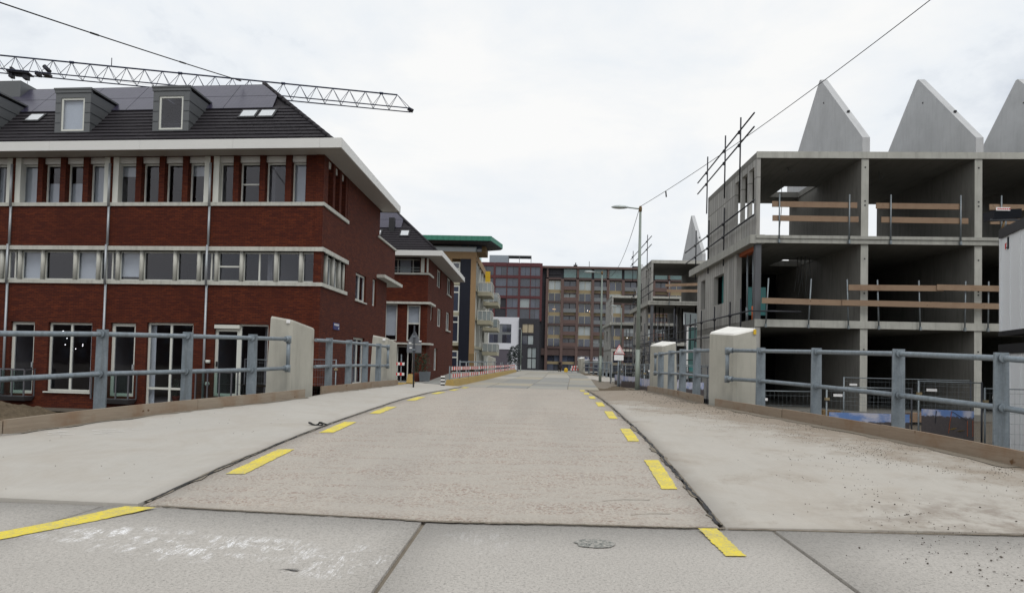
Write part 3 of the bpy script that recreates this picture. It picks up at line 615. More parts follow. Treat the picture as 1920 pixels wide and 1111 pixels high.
# upper beam above top windows and soffit/fascia
MB().fb(F1,.72,25.6,-.34,-.10,9.66,9.895).fb(S1,.55,3.35,-.34,-.10,9.66,9.895).build('head_beam','white_panel',house)
FO,SO=.92,.92
m=MB(); m.fb(F1,.0,LEN,-.0,FO-.05,9.90,9.97); m.fb(S1,-FO+.05,9.9,0,SO-.05,9.90,9.972); m.build('soffit','soffit',house)
cuts=[-.92,-.1,3.25,6.95,10.65,14.6,18.6,22.5,26.2]
for a,b_ in zip(cuts,cuts[1:]): MB().fb(F1,a+.003,b_-.003,FO-.05,FO,9.88,10.24).build('fascia_panel','white_panel',house)
for a,b_ in ((-.92,2.6),(2.6,6.2),(6.2,10.0)): MB().fb(S1,a+.003,b_-.003,SO-.05,SO,9.88,10.24).build('fascia_panel','white_panel',house)
m=MB(); m.fb(F1,-.87,LEN,-.6,FO-.05,10.12,10.22); m.fb(S1,-.85,9.95,-.6,SO-.05,10.121,10.221); m.fb(S1,9.95,10.0,-3,SO,9.88,10.24); m.build('gutter','zinc',house)
MB().fb(F1,.0,LEN,-9.3,-.3,9.96,10.12).build('roof_deck','zinc_dark',house)
# brick piers, posts and windows on the top floor
k=0
for bi,(a,b_) in enumerate(top_u):
    piers=[]
    if bi==0: piers=[1.42,2.46,3.52]
    else:
        w_=(b_-a); piers=[a+w_*(.235+.255*i)+.02 for i in range(3)]
    edges=[a]+piers+[b_]
    for p in piers: MB().fb(F1,p-.13,p+.10,-.36,.02,8.081,9.896).build('brick_pier','brick_red',house)
    for i in range(4):
        u0=edges[i]+(.10 if i else 0); u1=edges[i+1]-(.13 if i<3 else 0)
        cur=()
        if bi==2 : cur=((0,1,0,.55),) if i in (1,2) else ((0,1,0,.98),)
        if bi==0 and i==3: cur=((0,.22,0,1),)
        if bi==0 and i==0: cur=((0,1,0,1),)
        if bi==1 and i in (0,3): cur=((0,1,.72,1),)
        if bi==3: cur=((0,.3,0,1),(.75,1,0,1))
        hor=(8.83,) if (bi==0 and i==2) else ()
        window(house,F1,u0,u1,8.09,9.65,-.24,.055,(),hor,cur)
for p in PIPES:
    MB().fb(F1,p-.30,p-.075,-.3,.015,8.081,9.88).build('white_post','white_frame',house); MB().fb(F1,p+.075,p+.30,-.3,.015,8.081,9.88).build('white_post','white_frame',house)
for q in (.55,1.45,2.35): 
    MB().fb(S1,q+.62,q+.90,-.36,.01,8.081,9.896).build('brick_pier','brick_red',house); window(house,S1,q+.02,q+.62,8.09,9.65,-.24,.05)
# strip windows of the middle floor with round columns
for p in [0.0]+PIPES:
    base=p
    seq=[base+.25,base+.83,base+1.82,base+3.2,base+4.25] if p==0 else None
cl=[.10,.83,1.82,3.2,4.22]
for p in PIPES[1:]: cl+= [p-3.73,p-2.75,p-1.36,p-.36]
cl+=[PIPES[-1]+.4,PIPES[-1]+1.5]
for c in cl:
    P0=F1.P(c,-.09,0); MB().lathe([(.078,5.021),(.078,6.199)],(P0.x,P0.y,0),14).build('round_column','stone_band',house)
n=0
for a,b_ in zip(cl,cl[1:]):
    u0,u1=a+.0,b_-.0; wd=b_-a
    cur=()
    if a<.3: ver=();
    if wd<1.25 and a>4.4: ver=()
    else: ver=()
    if 1.7<a<1.9: ver=(a+wd/2,)
    hor=(5.62,) if 3.1<a<3.3 else ()
    near=any(abs((a+b_)/2-p)<.45 for p in PIPES)
    if near: ver=(a+wd*.33,a+wd*.66)
    elif wd<1.1 and a>9: cur=((0,1,0,1),)
    elif 4.9<a<5.2 or 7.1<a<7.5: cur=((.1,1,.15,1),) if a>7 else ()
    window(house,F1,u0+.03,u1-.03,5.03,6.19,-.17,.06,ver,hor,cur)
    n+=1
for q,u1 in ((.12,.85),(.85,1.75),(1.75,2.6),(2.6,3.3)):
    P0=S1.P(q,-.09,0); MB().lathe([(.078,5.021),(.078,6.199)],(P0.x,P0.y,0),14).build('round_column','stone_band',house)
    window(house,S1,q+.04,u1-.04,5.03,6.19,-.17,.055)
P0=S1.P(3.28,-.09,0); MB().lathe([(.06,5.021),(.06,6.199)],(P0.x,P0.y,0),12).build('round_column','stone_band',house)
window(house,S1,5.0,6.9,4.84,6.1,-.10,.09,(5.95,),()); window(house,S1,4.9,6.9,1.0,3.15,-.10,.09,(5.9,),()); window(house,S1,8.2,9.0,4.84,6.2,-.1,.08)
MB().fb(S1,4.95,6.95,-.1,.06,4.78,4.84).build('window_sill','stone_band',house)
# ground floor
window(house,F1,9.21,11.07,.62,3.34,-.12,.085,(10.14,),(),((.0,.12,0,1),),sill=.09)
window(house,F1,5.02,6.92,.14,3.40,-.12,.085,(5.97,),(.85,),((.88,1,0,1),))
window(house,F1,13.5,15.4,.62,3.34,-.12,.085,(14.45,),()); window(house,F1,18,19.9,.62,3.34,-.12,.085,(18.9,),()); window(house,F1,22,24,.62,3.34,-.12,.085,(23,),())
for a,b_ in ((7.39,8.43),(11.66,12.70),(15.9,16.9)):
    d_=window(house,F1,a,b_,.5,3.35,-.12,.12,(),(),(),name='balcony_door'); MB().fb(F1,a+.09,a+.14,-.12,-.06,1.55,1.75).build('handle','alu_pipe',d_)
d_=window(house,F1,3.18,4.16,.62,3.22,-.12,.11,(),(),((.0,.18,.0,1),),name='balcony_door'); MB().fb(F1,4.04,4.09,-.12,-.05,1.75,1.95).build('handle','black_trim',d_)
window(house,F1,2.0,3.18,.62,3.40,-.12,.07,(),())
MB().fb(F1,3.15,4.16,-.1,.02,3.22,3.36).build('screen_housing','white_frame',house)
# down pipes
for p in PIPES:
    for z0,z1,out in ((.45,4.86,.09),(4.86,6.4,.155),(6.4,7.92,.09),(7.92,9.6,.13)):
        a=F1.P(p,out,z0); c=F1.P(p,out,z1); MB().tube([a,c],.045,8).build('downpipe','alu_pipe',house)
# french balconies
def fbalc(a,b_,z,pots=0):
    m=MB(); m.prism([F1.P(a+.12,.03,z-.18),F1.P(b_-.12,.03,z-.18),F1.P(b_-.25,.42,z-.18),F1.P(a+.12,.42,z-.18)],[F1.P(a,.03,z),F1.P(b_,.03,z),F1.P(b_-.08,.62,z),F1.P(a,.62,z)]); o=m.build('french_balcony','balcony_grey',house)
    MB().fb(F1,a,b_,.58,.62,z+1.02,z+1.07).fb(F1,a,a+.04,.03,.62,z+1.02,z+1.07).fb(F1,b_-.04,b_,.03,.62,z+1.02,z+1.07).build('handrail','balcony_grey',o)
    for i in range(4):
        u=lerp(a,b_-.04,i/3); MB().fb(F1,u,u+.045,.575,.625,z,z+1.02).build('baluster','balcony_grey',o)
    for u in (a,b_-.04): MB().fb(F1,u,u+.04,.05,.09,z,z+1.02).build('baluster','balcony_grey',o)
    MB().fb(F1,a+.04,b_-.04,.59,.60,z+.06,z+1.0).build('glass_panel','glass_rail',o)
    return o
fbalc(11.5,13.05,.42); fbalc(7.2,8.75,.42); fbalc(3.1,4.55,.52); fbalc(15.7,17.1,.42)
MB().lathe([(.09,0),(.09,.12)],tuple(F1.P(4.33,.10,1.88)),8).build('wall_lamp','white_frame',house)
MB().lathe([(.06,0),(.09,.07),(.06,.14)],tuple(F1.P(4.33,.09,1.02)),8).build('wall_lamp','white_frame',house)
# name plate on the side wall
sg=MB().fb(S1,1.75,2.55,.004,.03,3.34,3.62).build('street_name_plate','blue_sign',house)
x=1.80
for wch in (.05,.09,.06,.05,.08,.05,.07,.06,.04): MB().fb(S1,x,x+wch*.75,.031,.033,3.50,3.58).build('letter','sign_white',sg); x+=wch+.015
MB().fb(S1,2.42,2.49,.031,.033,3.38,3.44).build('letter','sign_white',sg)
# roof
EZ=10.22; EN=.60
def RP(a,h,off=0): 
    q=off*.7071; return F1.P(a,EN-h+q,EZ+h+q)
def ahip(h): return -.52+1.16*h
HT=3.62
roof=MB().prism([F1.P(-.55,EN,EZ-.05),F1.P(LEN,EN,EZ-.05),F1.P(LEN,-9.6,EZ-.05),F1.P(-.55,-9.6,EZ-.05)],[RP(ahip(HT)+.02,HT,-.05),RP(LEN,HT,-.05),F1.P(LEN,-6.0,EZ+HT),F1.P(ahip(HT)+.02,-6.0,EZ+HT)]).build('roof','tile',house)
rnd=random.Random(3)
h=0.0; ci=0
while h<1.98:
    m=MB(); a=ahip(h)+.02; off_=.15*(ci%2); a0=a
    st=math.floor(a/.30)*.30+off_
    u=st
    while u<LEN:
        l=max(u+.004,a0+.0); r_=u+.296
        if r_>l+.03:
            j=rnd.uniform(-.004,.006); hh=h+.235
            l2=max(l,ahip(hh)) ; r2=max(r_,l2+.01)
            m.hexa([RP(l,h,.035+j),RP(r_,h,.037+j),RP(r2,hh,.0),RP(l2,hh,.0),RP(l,h,.062+j),RP(r_,h,.064+j),RP(r2,hh,.022),RP(l2,hh,.022)])
        u+=.30
    m.build('tile_course','tile',roof); h+=.195; ci+=1
# hip caps along the hip line
hh=0
while hh<HT:
    a=RP(ahip(hh)+.0,hh,.05); c=RP(ahip(hh+.26),hh+.26,.035); MB().tube([a,c],.085,7).build('hip_tile','tile',roof); hh+=.235
# solar panels
pw=2.12
for r in range(2):
    h0=1.98+r*.815; h1=h0+.795
    u=LEN-.2-pw
    while u>ahip(h1)-pw:
        l=max(u,ahip(h0)+.12); l2=max(u,ahip(h1)+.12)
        if u+pw-l2>.3: MB().hexa([RP(l+.01,h0,.05),RP(u+pw-.01,h0,.05),RP(u+pw-.01,h1,.05),RP(l2+.01,h1,.05),RP(l+.01,h0,.09),RP(u+pw-.01,h0,.09),RP(u+pw-.01,h1,.09),RP(l2+.01,h1,.09)]).build('solar_panel','solar',house)
        u-=pw
m=MB(); m.hexa([RP(ahip(HT),HT-.01,-.05),RP(LEN,HT-.01,-.05),F1.P(LEN,-5.9,EZ+HT-.05),F1.P(ahip(HT),-5.9,EZ+HT-.05),RP(ahip(HT),HT-.01,.09),RP(LEN,HT-.01,.09),F1.P(LEN,-5.9,EZ+HT+.09),F1.P(ahip(HT),-5.9,EZ+HT+.09)]); m.build('ridge_flashing','black_trim',house)
# dormers
def dormer(c,w_=1.4,curt=False):
    a,b_=c-w_/2,c+w_/2; z0,z1=10.82,12.60; nb=-1.85
    # cladding body: front with opening, triangular cheeks, flat top
    m=MB(); op=(c-.50,c+.50,z0+.13,z1-.32); m.wall(F1,a,b_,z0,z1,[op],.0,.12)
    for u in (a,b_-.05): m.prism([F1.P(u,-.121,z0),F1.P(u+.05,-.121,z0),F1.P(u+.05,nb,z1-.1),F1.P(u,nb,z1-.1)],[F1.P(u,-.121,z1-.1),F1.P(u+.05,-.121,z1-.1),F1.P(u+.05,nb-.01,z1-.08),F1.P(u,nb-.01,z1-.08)])
    d=m.build('dormer','zinc',house)
    MB().fb(F1,a-.06,b_+.06,nb-.1,.06,z1,z1+.07).build('dormer_roof','zinc',d)
    MB().fb(F1,a-.03,b_+.03,-.02,.035,z1-.12,z1-.002).build('dormer_trim','zinc',d)
    for i,z in enumerate((z0+.45,z0+.85,z0+1.25)):
        nn=.6-(z-EZ)-.0
        for u in (a-.012,b_-.003): MB().fb(F1,u,u+.015,nn,-.02,z,z+.025).build('seam','zinc_dark',d)
        for u0,u1 in ((a,c-.52),(c+.52,b_)): MB().fb(F1,u0+.005,u1-.005,.002,.012,z,z+.02).build('seam','zinc_dark',d)
    MB().fb(F1,a,b_,-.03,.012,z0-.03,z0+.02).build('apron_flashing','zinc_dark',d)
    m=MB(); u0,u1,zz0,zz1=op; fw=.075; n_=-.03
    m.fb(F1,u0,u0+fw,n_-.06,n_,zz0,zz1).fb(F1,u1-fw,u1,n_-.06,n_,zz0,zz1).fb(F1,u0+fw,u1-fw,n_-.06,n_,zz0,zz0+fw).fb(F1,u0+fw,u1-fw,n_-.06,n_,zz1-fw,zz1); m.build('window_frame','white_frame',d)
    MB().fb(F1,u0+fw,u1-fw,n_-.04,n_-.03,zz0+fw,zz1-fw).build('pane','glass',d)
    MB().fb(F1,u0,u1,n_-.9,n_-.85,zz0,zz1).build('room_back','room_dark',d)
    MB().fb(F1,u0+.02,u1-.02,n_-.14,n_-.12,zz0+(.02 if curt else .95*(zz1-zz0)),zz1).build('blind','curtain',d)
dormer(6.28,1.5); dormer(10.43,1.5,curt=True); dormer(14.58,1.5); dormer(18.7,1.5); dormer(22.9,1.5)
def skylight(a,b_,h0,h1,parent=house):
    o=MB().hexa([RP(a,h0,.03),RP(b_,h0,.03),RP(b_,h1,.03),RP(a,h1,.03),RP(a,h0,.10),RP(b_,h0,.10),RP(b_,h1,.10),RP(a,h1,.10)]).build('skylight','black_trim',parent)
    f_=.07; MB().hexa([RP(a+f_,h0+f_,.09),RP(b_-f_,h0+f_,.09),RP(b_-f_,h1-f_,.09),RP(a+f_,h1-f_,.09),RP(a+f_,h0+f_,.112),RP(b_-f_,h0+f_,.112),RP(b_-f_,h1-f_,.112),RP(a+f_,h1-f_,.112)]).build('pane','skylight_glass',o)
skylight(3.15,3.88,1.35,1.85); skylight(2.40,3.10,1.35,1.85); skylight(12.45,13.15,1.33,1.83); skylight(16.6,17.3,1.33,1.83)
MB().fb(F1,14.75,16.0,-3.6,-2.4,EZ+2.2,EZ+3.85).build('chimney','zinc',house)
# fairy lights behind the ground-floor window
fl=thing('fairy_lights',tuple(F1.P(10.1,-.45,2.8)),'string of small fairy lights behind the ground floor window','lights')
rnd=random.Random(5)
for i in range(17):
    u=rnd.uniform(9.4,10.95); z=rnd.uniform(2.3,3.1); p=F1.P(u,-.45-rnd.random()*.6,z); MB().lathe([(.004,-.018),(.018,0),(.004,.018)],tuple(p),6).build('bulb','bulb_white',fl)
MB().lathe([(.004,-.035),(.035,0),(.004,.035)],tuple(F1.P(9.42,-.5,2.93)),6).build('bulb','bulb_warm',fl)
# ================================================================== HOUSE 2
F2=Fr((-7.65,48),(-1,.04),(0,-1)); S2=Fr((-7.646,47.99),(0,1),(1,0))
h2=thing('brick_house',(-7.65,48,.3),'smaller red brick house with tiled hip roof behind the first pillars','house')
L2,D2=13,15
fops=[(.62,3.2,8.35,9.45),(2.15,3.05,3.50,6.12),(.50,1.45,3.50,6.05),(.95,2.5,.55,3.15),(4,5,3.5,6.1),(4,6,8.35,9.45)]
sops=[(5.0,7.2,4.85,6.3),(1.6,2.5,5.1,6.2),(10.2,12.6,4.8,6.4),(10.4,13,7.9,9.4),(3.8,5.4,1.4,3.1),(4.3,6.5,7.9,9.3)]
w=MB(); w.wall(F2,0,L2,0,9.4,fops,0,.3); w.wall(S2,0,D2,0,9.4,sops,0,.3); w.fb(F2,0,L2,-D2-.3,-D2,0,9.4).fb(F2,L2,L2+.3,-D2,0,0,9.4); w.build('wall','brick_red',h2)
m=MB()
for z0,z1 in ((.1,.4),(3.2,3.45),(6.4,7.2),(9.45,9.6)): m.fb(F2,.31,L2,-D2,-.31,z0,z1)
m.fb(F2,.31,L2,-4,-3.8,.4,9.4); m.build('interior','room',h2)
window(h2,F2,2.15,3.05,3.5,6.12,-.08,.09,curtain=((0,1,.15,1),)); window(h2,F2,.5,1.45,3.5,6.05,-.08,.09,(),(4.75,),((0,1,.5,1),)); 
window(h2,F2,.62,3.2,8.35,9.39,-.5,.07,(1.2,2.3),(),((.3,.6,0,1),)); window(h2,F2,.95,2.5,.55,3.15,-.2,.08,(1.35,2.1),(),(),name='entrance_door')
MB().fb(F2,.60,3.2,-.1,-.05,8.5,8.55).fb(F2,.60,3.2,-.1,-.05,8.7,8.74).build('railing','railing_far',h2); MB().fb(F2,.0,.55,-.3,.015,8.38,9.4).build('white_post','white_frame',h2)
for a,b_,c,d in sops: window(h2,S2,a,b_,c,d,-.1,.11,((a+b_)/2,) if b_-a>1.5 else ())
MB().fb(F2,-.06,3.3,-.28,.08,8.22,8.35).fb(S2,0,2.2,-.28,.08,8.221,8.351).build('stone_band','stone_band',h2)
MB().fb(F2,-.25,3.25,-.2,.25,6.12,6.27).fb(S2,-.25,2.3,-.2,.25,6.121,6.271).build('stone_band','stone_band',h2)
MB().fb(F2,-.25,3.3,-.2,.35,3.25,3.38).fb(S2,-.35,1.3,-.2,.3,3.251,3.381).build('stone_band','stone_band',h2)
MB().fb(S2,10.0,12.8,-.1,.12,4.7,4.8).fb(S2,10.2,13,-.1,.1,7.8,7.9).build('stone_band','stone_band',h2)
m=MB(); m.fb(F2,-1.05,L2,-D2,1.05,9.45,9.52); m.build('soffit','soffit',h2)
MB().fb(F2,-1.1,L2,1.05,1.1,9.42,9.78).fb(S2,-1.1,14.2,1.05,1.1,9.421,9.781).fb(S2,14.15,14.2,-4,1.05,9.42,9.78).build('fascia_panel','white_panel',h2)
EZ2=9.72
def RP2(a,h,off=0): q=off*.7071; return F2.P(a,.75-h+q,EZ2+h+q)
ah2=lambda h:-.75+1.06*h
roof2=MB().prism([F2.P(-.75,.75,EZ2-.04),F2.P(L2,.75,EZ2-.04),F2.P(L2,-D2,EZ2-.04),F2.P(-.75,-D2+.6,EZ2-.04)],[RP2(ah2(3.5),3.5,-.05),RP2(L2,3.5,-.05),F2.P(L2,-8,EZ2+3.5),F2.P(ah2(3.5),-8,EZ2+3.5)]).build('roof','tile',h2)
h=0
while h<2.0:
    m=MB(); u=math.floor(ah2(h)/.32)*.32
    while u<8:
        l=max(u,ah2(h)); l2=max(l,ah2(h+.24)); r_=max(u+.315,l2+.01)
        if u+.315>l: m.hexa([RP2(l,h,.035),RP2(r_,h,.037),RP2(r_,h+.24,0),RP2(l2,h+.24,0),RP2(l,h,.065),RP2(r_,h,.067),RP2(r_,h+.24,.02),RP2(l2,h+.24,.02)])
        u+=.32
    m.build('tile_course','tile',roof2); h+=.2
MB().tube([RP2(ah2(0),0,.04),RP2(ah2(3.5),3.5,.04)],.09,7).build('hip_tile','tile',roof2)
for r in range(2):
    h0=2.02+r*.74; h1=h0+.72; u=8-1.9
    while u>ah2(h1)-1.9:
        l=max(u,ah2(h0)+.1); l2=max(u,ah2(h1)+.1)
        if u+1.9-l2>.3: MB().hexa([RP2(l,h0,.05),RP2(u+1.88,h0,.05),RP2(u+1.88,h1,.05),RP2(l2,h1,.05),RP2(l,h0,.09),RP2(u+1.88,h0,.09),RP2(u+1.88,h1,.09),RP2(l2,h1,.09)]).build('solar_panel','solar',h2)
        u-=1.9
MB().fb(F2,2.75,3.15,-1.3,-.9,EZ2+1.0,EZ2+2.75).build('flue','black_trim',h2)
for a in (1.55,3.6):
    o=MB().hexa([RP2(a,1.25,.03),RP2(a+.75,1.25,.03),RP2(a+.75,1.8,.03),RP2(a,1.8,.03),RP2(a,1.25,.1),RP2(a+.75,1.25,.1),RP2(a+.75,1.8,.1),RP2(a,1.8,.1)]).build('skylight','black_trim',h2)
    MB().hexa([RP2(a+.1,1.32,.09),RP2(a+.65,1.32,.09),RP2(a+.65,1.73,.09),RP2(a+.1,1.73,.09),RP2(a+.1,1.32,.112),RP2(a+.65,1.32,.112),RP2(a+.65,1.73,.112),RP2(a+.1,1.73,.112)]).build('pane','skylight_glass',o)
MB().fb(F2,3.05,3.75,.004,.03,3.0,3.22).build('street_name_plate','blue_sign',h2)
# ================================================================== OCHRE APARTMENTS
FY=Fr((-6.7,75),(-1,0),(0,-1)); SY=Fr((-6.7,75),(0,1),(1,0))
oy=thing('apartment_block',(-6.7,75,.3),'ochre brick apartment block with green copper roof edge and white balconies','apartment block')
MB().fb(FY,0,.55,-.6,.0,.3,13.7).fb(FY,-.0,12,-25,-.02,13.45,14.25).fb(FY,2.65,12,-25,-.03,.3,13.45).fb(FY,.78,2.65,-25,-.62,.3,13.44).build('wall','ochre',oy)
MB().fb(FY,-.02,.57,-.6,.02,.3,3.0).build('plinth','ochre_dark',oy)
MB().fb(FY,.56,1.72,-.6,.01,.3,13.45).build('dark_panel','navy',oy)
for z0,z1 in ((.5,3.3),(4.2,7.2),(7.55,10.5),(10.9,13.1)):
    window(oy,FY,1.74,2.64,z0,z1,-.1,.14,(),(z1-.75,),(),pane='far_glass'); MB().fb(FY,1.74,2.64,-.3,-.05,z0-.35,z0).build('spandrel','beige_frame',oy)
MB().fb(FY,.0,10,-.1,-.05,14.25,14.78).build('glass_parapet','far_curtain',oy); MB().fb(FY,-.02,10,-.12,0,14.78,14.83).fb(SY,0,7,-.02,.0,14.78,14.83).build('parapet_rail','railing_far',oy)
MB().fb(SY,0,8,-.1,-.05,14.25,14.78).build('glass_parapet','glass_rail',oy)
MB().box(-16,-5.7,75.6,79.2,14.25,15.05).build('penthouse','ochre_dark',oy)
for x in (-8.4,-7.6,-6.8): MB().box(x,x+.65,75.5,75.6,14.35,15.0).build('penthouse_window','far_glass',oy)
rf=[(-18,73.0),(-4.95,73.0),(-3.95,78.2),(-6.6,79.6),(-18,80.5)]
m=MB(); m.prism([(x+.25*(-1 if x>-10 else 0),y+.3*(1 if y<74 else 0),15.0) for x,y in rf],[(x,y,15.15) for x,y in rf]); m.build('roof_underside','far_black',oy)
m=MB(); m.prism([(x,y,15.15) for x,y in rf],[(x,y,15.66) for x,y in rf]); m.build('copper_edge','green_copper',oy)
i=0
x=-17.6
while x<-5.1: MB().box(x,x+.04,72.96,73.0,15.15,15.66).build('copper_seam','green_copper',oy); x+=.62
# side facade: columns, glass, balconies
MB().fb(SY,.61,25,-.7,-.6,.3,13.4).build('side_glazing','far_glass',oy)
for u in (1.1,2.9,5.2,8.2,12,16,20,24.6): MB().fb(SY,u,u+.22,-.5,-.1,.3,13.44).build('white_column','white_frame',oy)
for z in (3.6,6.8,10.1): MB().fb(SY,.61,25,-.59,-.05,z,z+.3).build('floor_edge','beige_frame',oy)
def balcony(y0,y1,x1,z,lab=None):
    o=MB().box(-6.65,x1,y0,y1,z-.45,z).build('balcony','beige_frame',oy)
    m=MB().box(-6.65,x1,y0,y0+.05,z+1.05,z+1.12).box(x1-.05,x1,y0+.05,y1,z+1.05,z+1.12); 
    for t in range(4): xx=lerp(-6.6,x1-.05,t/3); m.box(xx,xx+.05,y0,y0+.045,z,z+1.05)
    for t in range(1,4): yy=lerp(y0,y1-.05,t/3); m.box(x1-.045,x1,yy,yy+.05,z,z+1.05)
    m.build('railing','white_frame',o); MB().box(-6.6,x1-.06,y0+.06,y0+.075,z+.08,z+1.0).box(x1-.03,x1-.018,y0+.08,y1,z+.08,z+1.0).build('glass_panel','far_curtain',o)
balcony(77.5,82.0,-5.05,10.1); balcony(86,91,-4.75,9.7); balcony(77.5,82,-5.05,6.85); balcony(86,91,-4.75,6.5); balcony(86,91,-4.75,3.4)
MB().box(-6.3,-5.7,84,84.1,11.6,13.3).build('awning','plastic_yellow',oy)
MB().fb(SY,3.2,4.4,-.3,-.1,.5,3.2).build('wooden_door','ochre_dark',oy)
# ================================================================== FAR ROW (about 180 m)
FF=Fr((1.15,180),(1,0),(0,-1))
def lattice(parent,F,xs,zs,glassfn,n=-.45,fw=.0):
    for i in range(len(xs)-1):
        for j in range(len(zs)-1): glassfn(i,j,xs[i][1],xs[i+1][0],zs[j][1],zs[j+1][0])
red=thing('apartment_block',(-5,180,0),'dark red framed glass apartment block above the white and black buildings','apartment block')
FRd=Fr((0,179),(1,0),(0,-1))
cx=[(-20.4,-20),(-15.7,-15.3),(-11.3,-10.75),(-7.85,-7.6),(-4.75,-4.15),(-1.65,-1.4),(1.0,1.6)]
cz=[(13.0,13.55),(16.2,16.5),(18.9,19.6),(21.75,22.05),(24.2,24.95),(27.3,28.3)]
rnd=random.Random(2)
MB().fb(FRd,-20.4,1.6,-12,-.75,.2,28.2).build('wall','far_black',red)
for k,(a,b_) in enumerate(cx): MB().fb(FRd,a,b_,-.75,(.0 if k%2==0 else -.12),13.0,28.25).build('column','dark_red_frame',red)
for k,(a,b_) in enumerate(cz):
    for q in range(len(cx)-1): MB().fb(FRd,cx[q][1],cx[q+1][0],-.75,(-.03 if k in (0,2,4,5) else -.2),a,b_).build('beam','dark_red_frame',red)
for i in range(len(cx)-1):
    for j in range(len(cz)-1):
        u0,u1=cx[i][1],cx[i+1][0]; z0,z1=cz[j][1],cz[j+1][0]
        if i==2 and j in (0,1) : MB().fb(FRd,u0,u1,-.74,-.4,z0,z1).build('dark_panel','far_black',red); continue
        nn=2 if (j==4 or rnd.random()<.5) else 1
        for t in range(nn):
            a=lerp(u0,u1,t/nn)+(.06 if t else 0); b_=lerp(u0,u1,(t+1)/nn)
            mm='far_curtain' if (i,j,t) in ((4,1,0),) else 'far_glass'
            MB().fb(FRd,a,b_,-.74,-.5,z0,z1).build('window',mm,red)
MB().fb(FRd,-12.6,-7.5,-6,-2,28.2,30.5).build('roof_room','penthouse',red)
m=MB()
for x in (-7.5,-4.6,-1.5): m.fb(FRd,x-.07,x+.07,-2.1,-1.95,28.2,30.4)
m.fb(FRd,-7.5,-1.4,-6,-1.9,30.25,30.5); m.build('roof_canopy','far_grey',red)
wb=thing('white_building',(-9,176,0),'plain white building with four dark windows below the red block','building')
FWb=Fr((0,176),(1,0),(0,-1)); MB().fb(FWb,-18,-4.2,-3,-.3,.2,13.6).build('core','far_white',wb)
w=MB(); w.wall(FWb,-18,-4.2,.2,13.7,[(-11.9,-6.15,7.0,11.9),(-11.9,-6.15,.2,5.4)],0,.28); w.build('wall','far_white',wb)
for a,b_ in ((-11.8,-9.6),(-8.5,-6.2)):
    for z0,z1 in ((7.05,9.2),(9.9,11.85)):
        for t in range(2): MB().fb(FWb,lerp(a,b_,t/2)+.05,lerp(a,b_,(t+1)/2),-.28,-.12,z0,z1).build('window','far_glass',wb)
MB().fb(FWb,-11.85,-6.2,-.29,-.2,7.0,11.9).build('grey_panel','far_grey',wb); MB().fb(FWb,-11.9,-6.15,-.29,-.15,.25,5.35).build('garage_door','garage',wb)
bb=thing('black_building',(-1.5,175,0),'narrow black facade with pale curtained windows beside the white building','building')
FBb=Fr((0,175.5),(1,0),(0,-1)); w=MB(); ops=[(-3.35,-.35,9.7,12.1),(-3.35,-.35,6.7,9.2),(-1.9,.45,.6,6.0)]; w.wall(FBb,-4.15,1.1,.2,13.4,ops,0,.5); w.fb(FBb,-4.15,1.1,-4,-.6,.2,13.3); w.build('wall','far_black',bb)
for t in range(2):
    a=lerp(-3.35,-.35,t/2)+.08; b_=lerp(-3.35,-.35,(t+1)/2)-.08
    MB().fb(FBb,a,b_,-.4,-.3,9.8,12.0).build('window','beige_blind',bb); MB().fb(FBb,a,b_,-.4,-.3,6.8,9.1).build('window','far_curtain' if t else 'far_glass',bb)
    a=lerp(-1.9,.45,t/2)+.1; b_=lerp(-1.9,.45,(t+1)/2)-.1
    for z0,z1 in ((.7,3.1),(3.4,5.9)): MB().fb(FBb,a,b_,-.4,-.3,z0,z1).build('window','far_curtain',bb)
br=thing('apartment_block',(25,180,0),'long brown gridded apartment block closing the street, many windows','apartment block')
bay=4.0; nb=13; x0=1.9
MB().fb(FF,.5,x0+bay*nb,-14,-1.2,.2,27.6).build('wall','far_black',br)
prs=[(20.9,24.0,18.05,20.2),(14.9,18.0,12.1,14.2),(8.9,12.0,6.1,8.2)]
slabs=[(24.15,24.75),(18.0,18.55),(12.05,12.6),(6.0,6.6)]
for i in range(nb+1):
    x=x0+bay*i; MB().fb(FF,x-.45,x+.25,-1.2,.0 if i%2 else -.1,.2,24.4).build('column','brown_light',br)
    if i%2==0: MB().fb(FF,x-.3,x+.15,-1.2,-.25,24.75,27.2).build('column','brown_light',br)
for z0,z1 in slabs:
    for i in range(nb): MB().fb(FF,x0+bay*i+.25,x0+bay*(i+1)-.45,-1.2,-.12 if i%2 else .02,z0,z1).build('floor_band','brown_frame',br)
MB().fb(FF,.4,x0+bay*nb,-3,.15,27.2,27.75).build('roof_edge','brown_light',br); MB().fb(FF,.5,x0+bay*nb,-1.2,-.3,4.2,6.0).build('fascia','brown_frame',br)
rnd=random.Random(8)
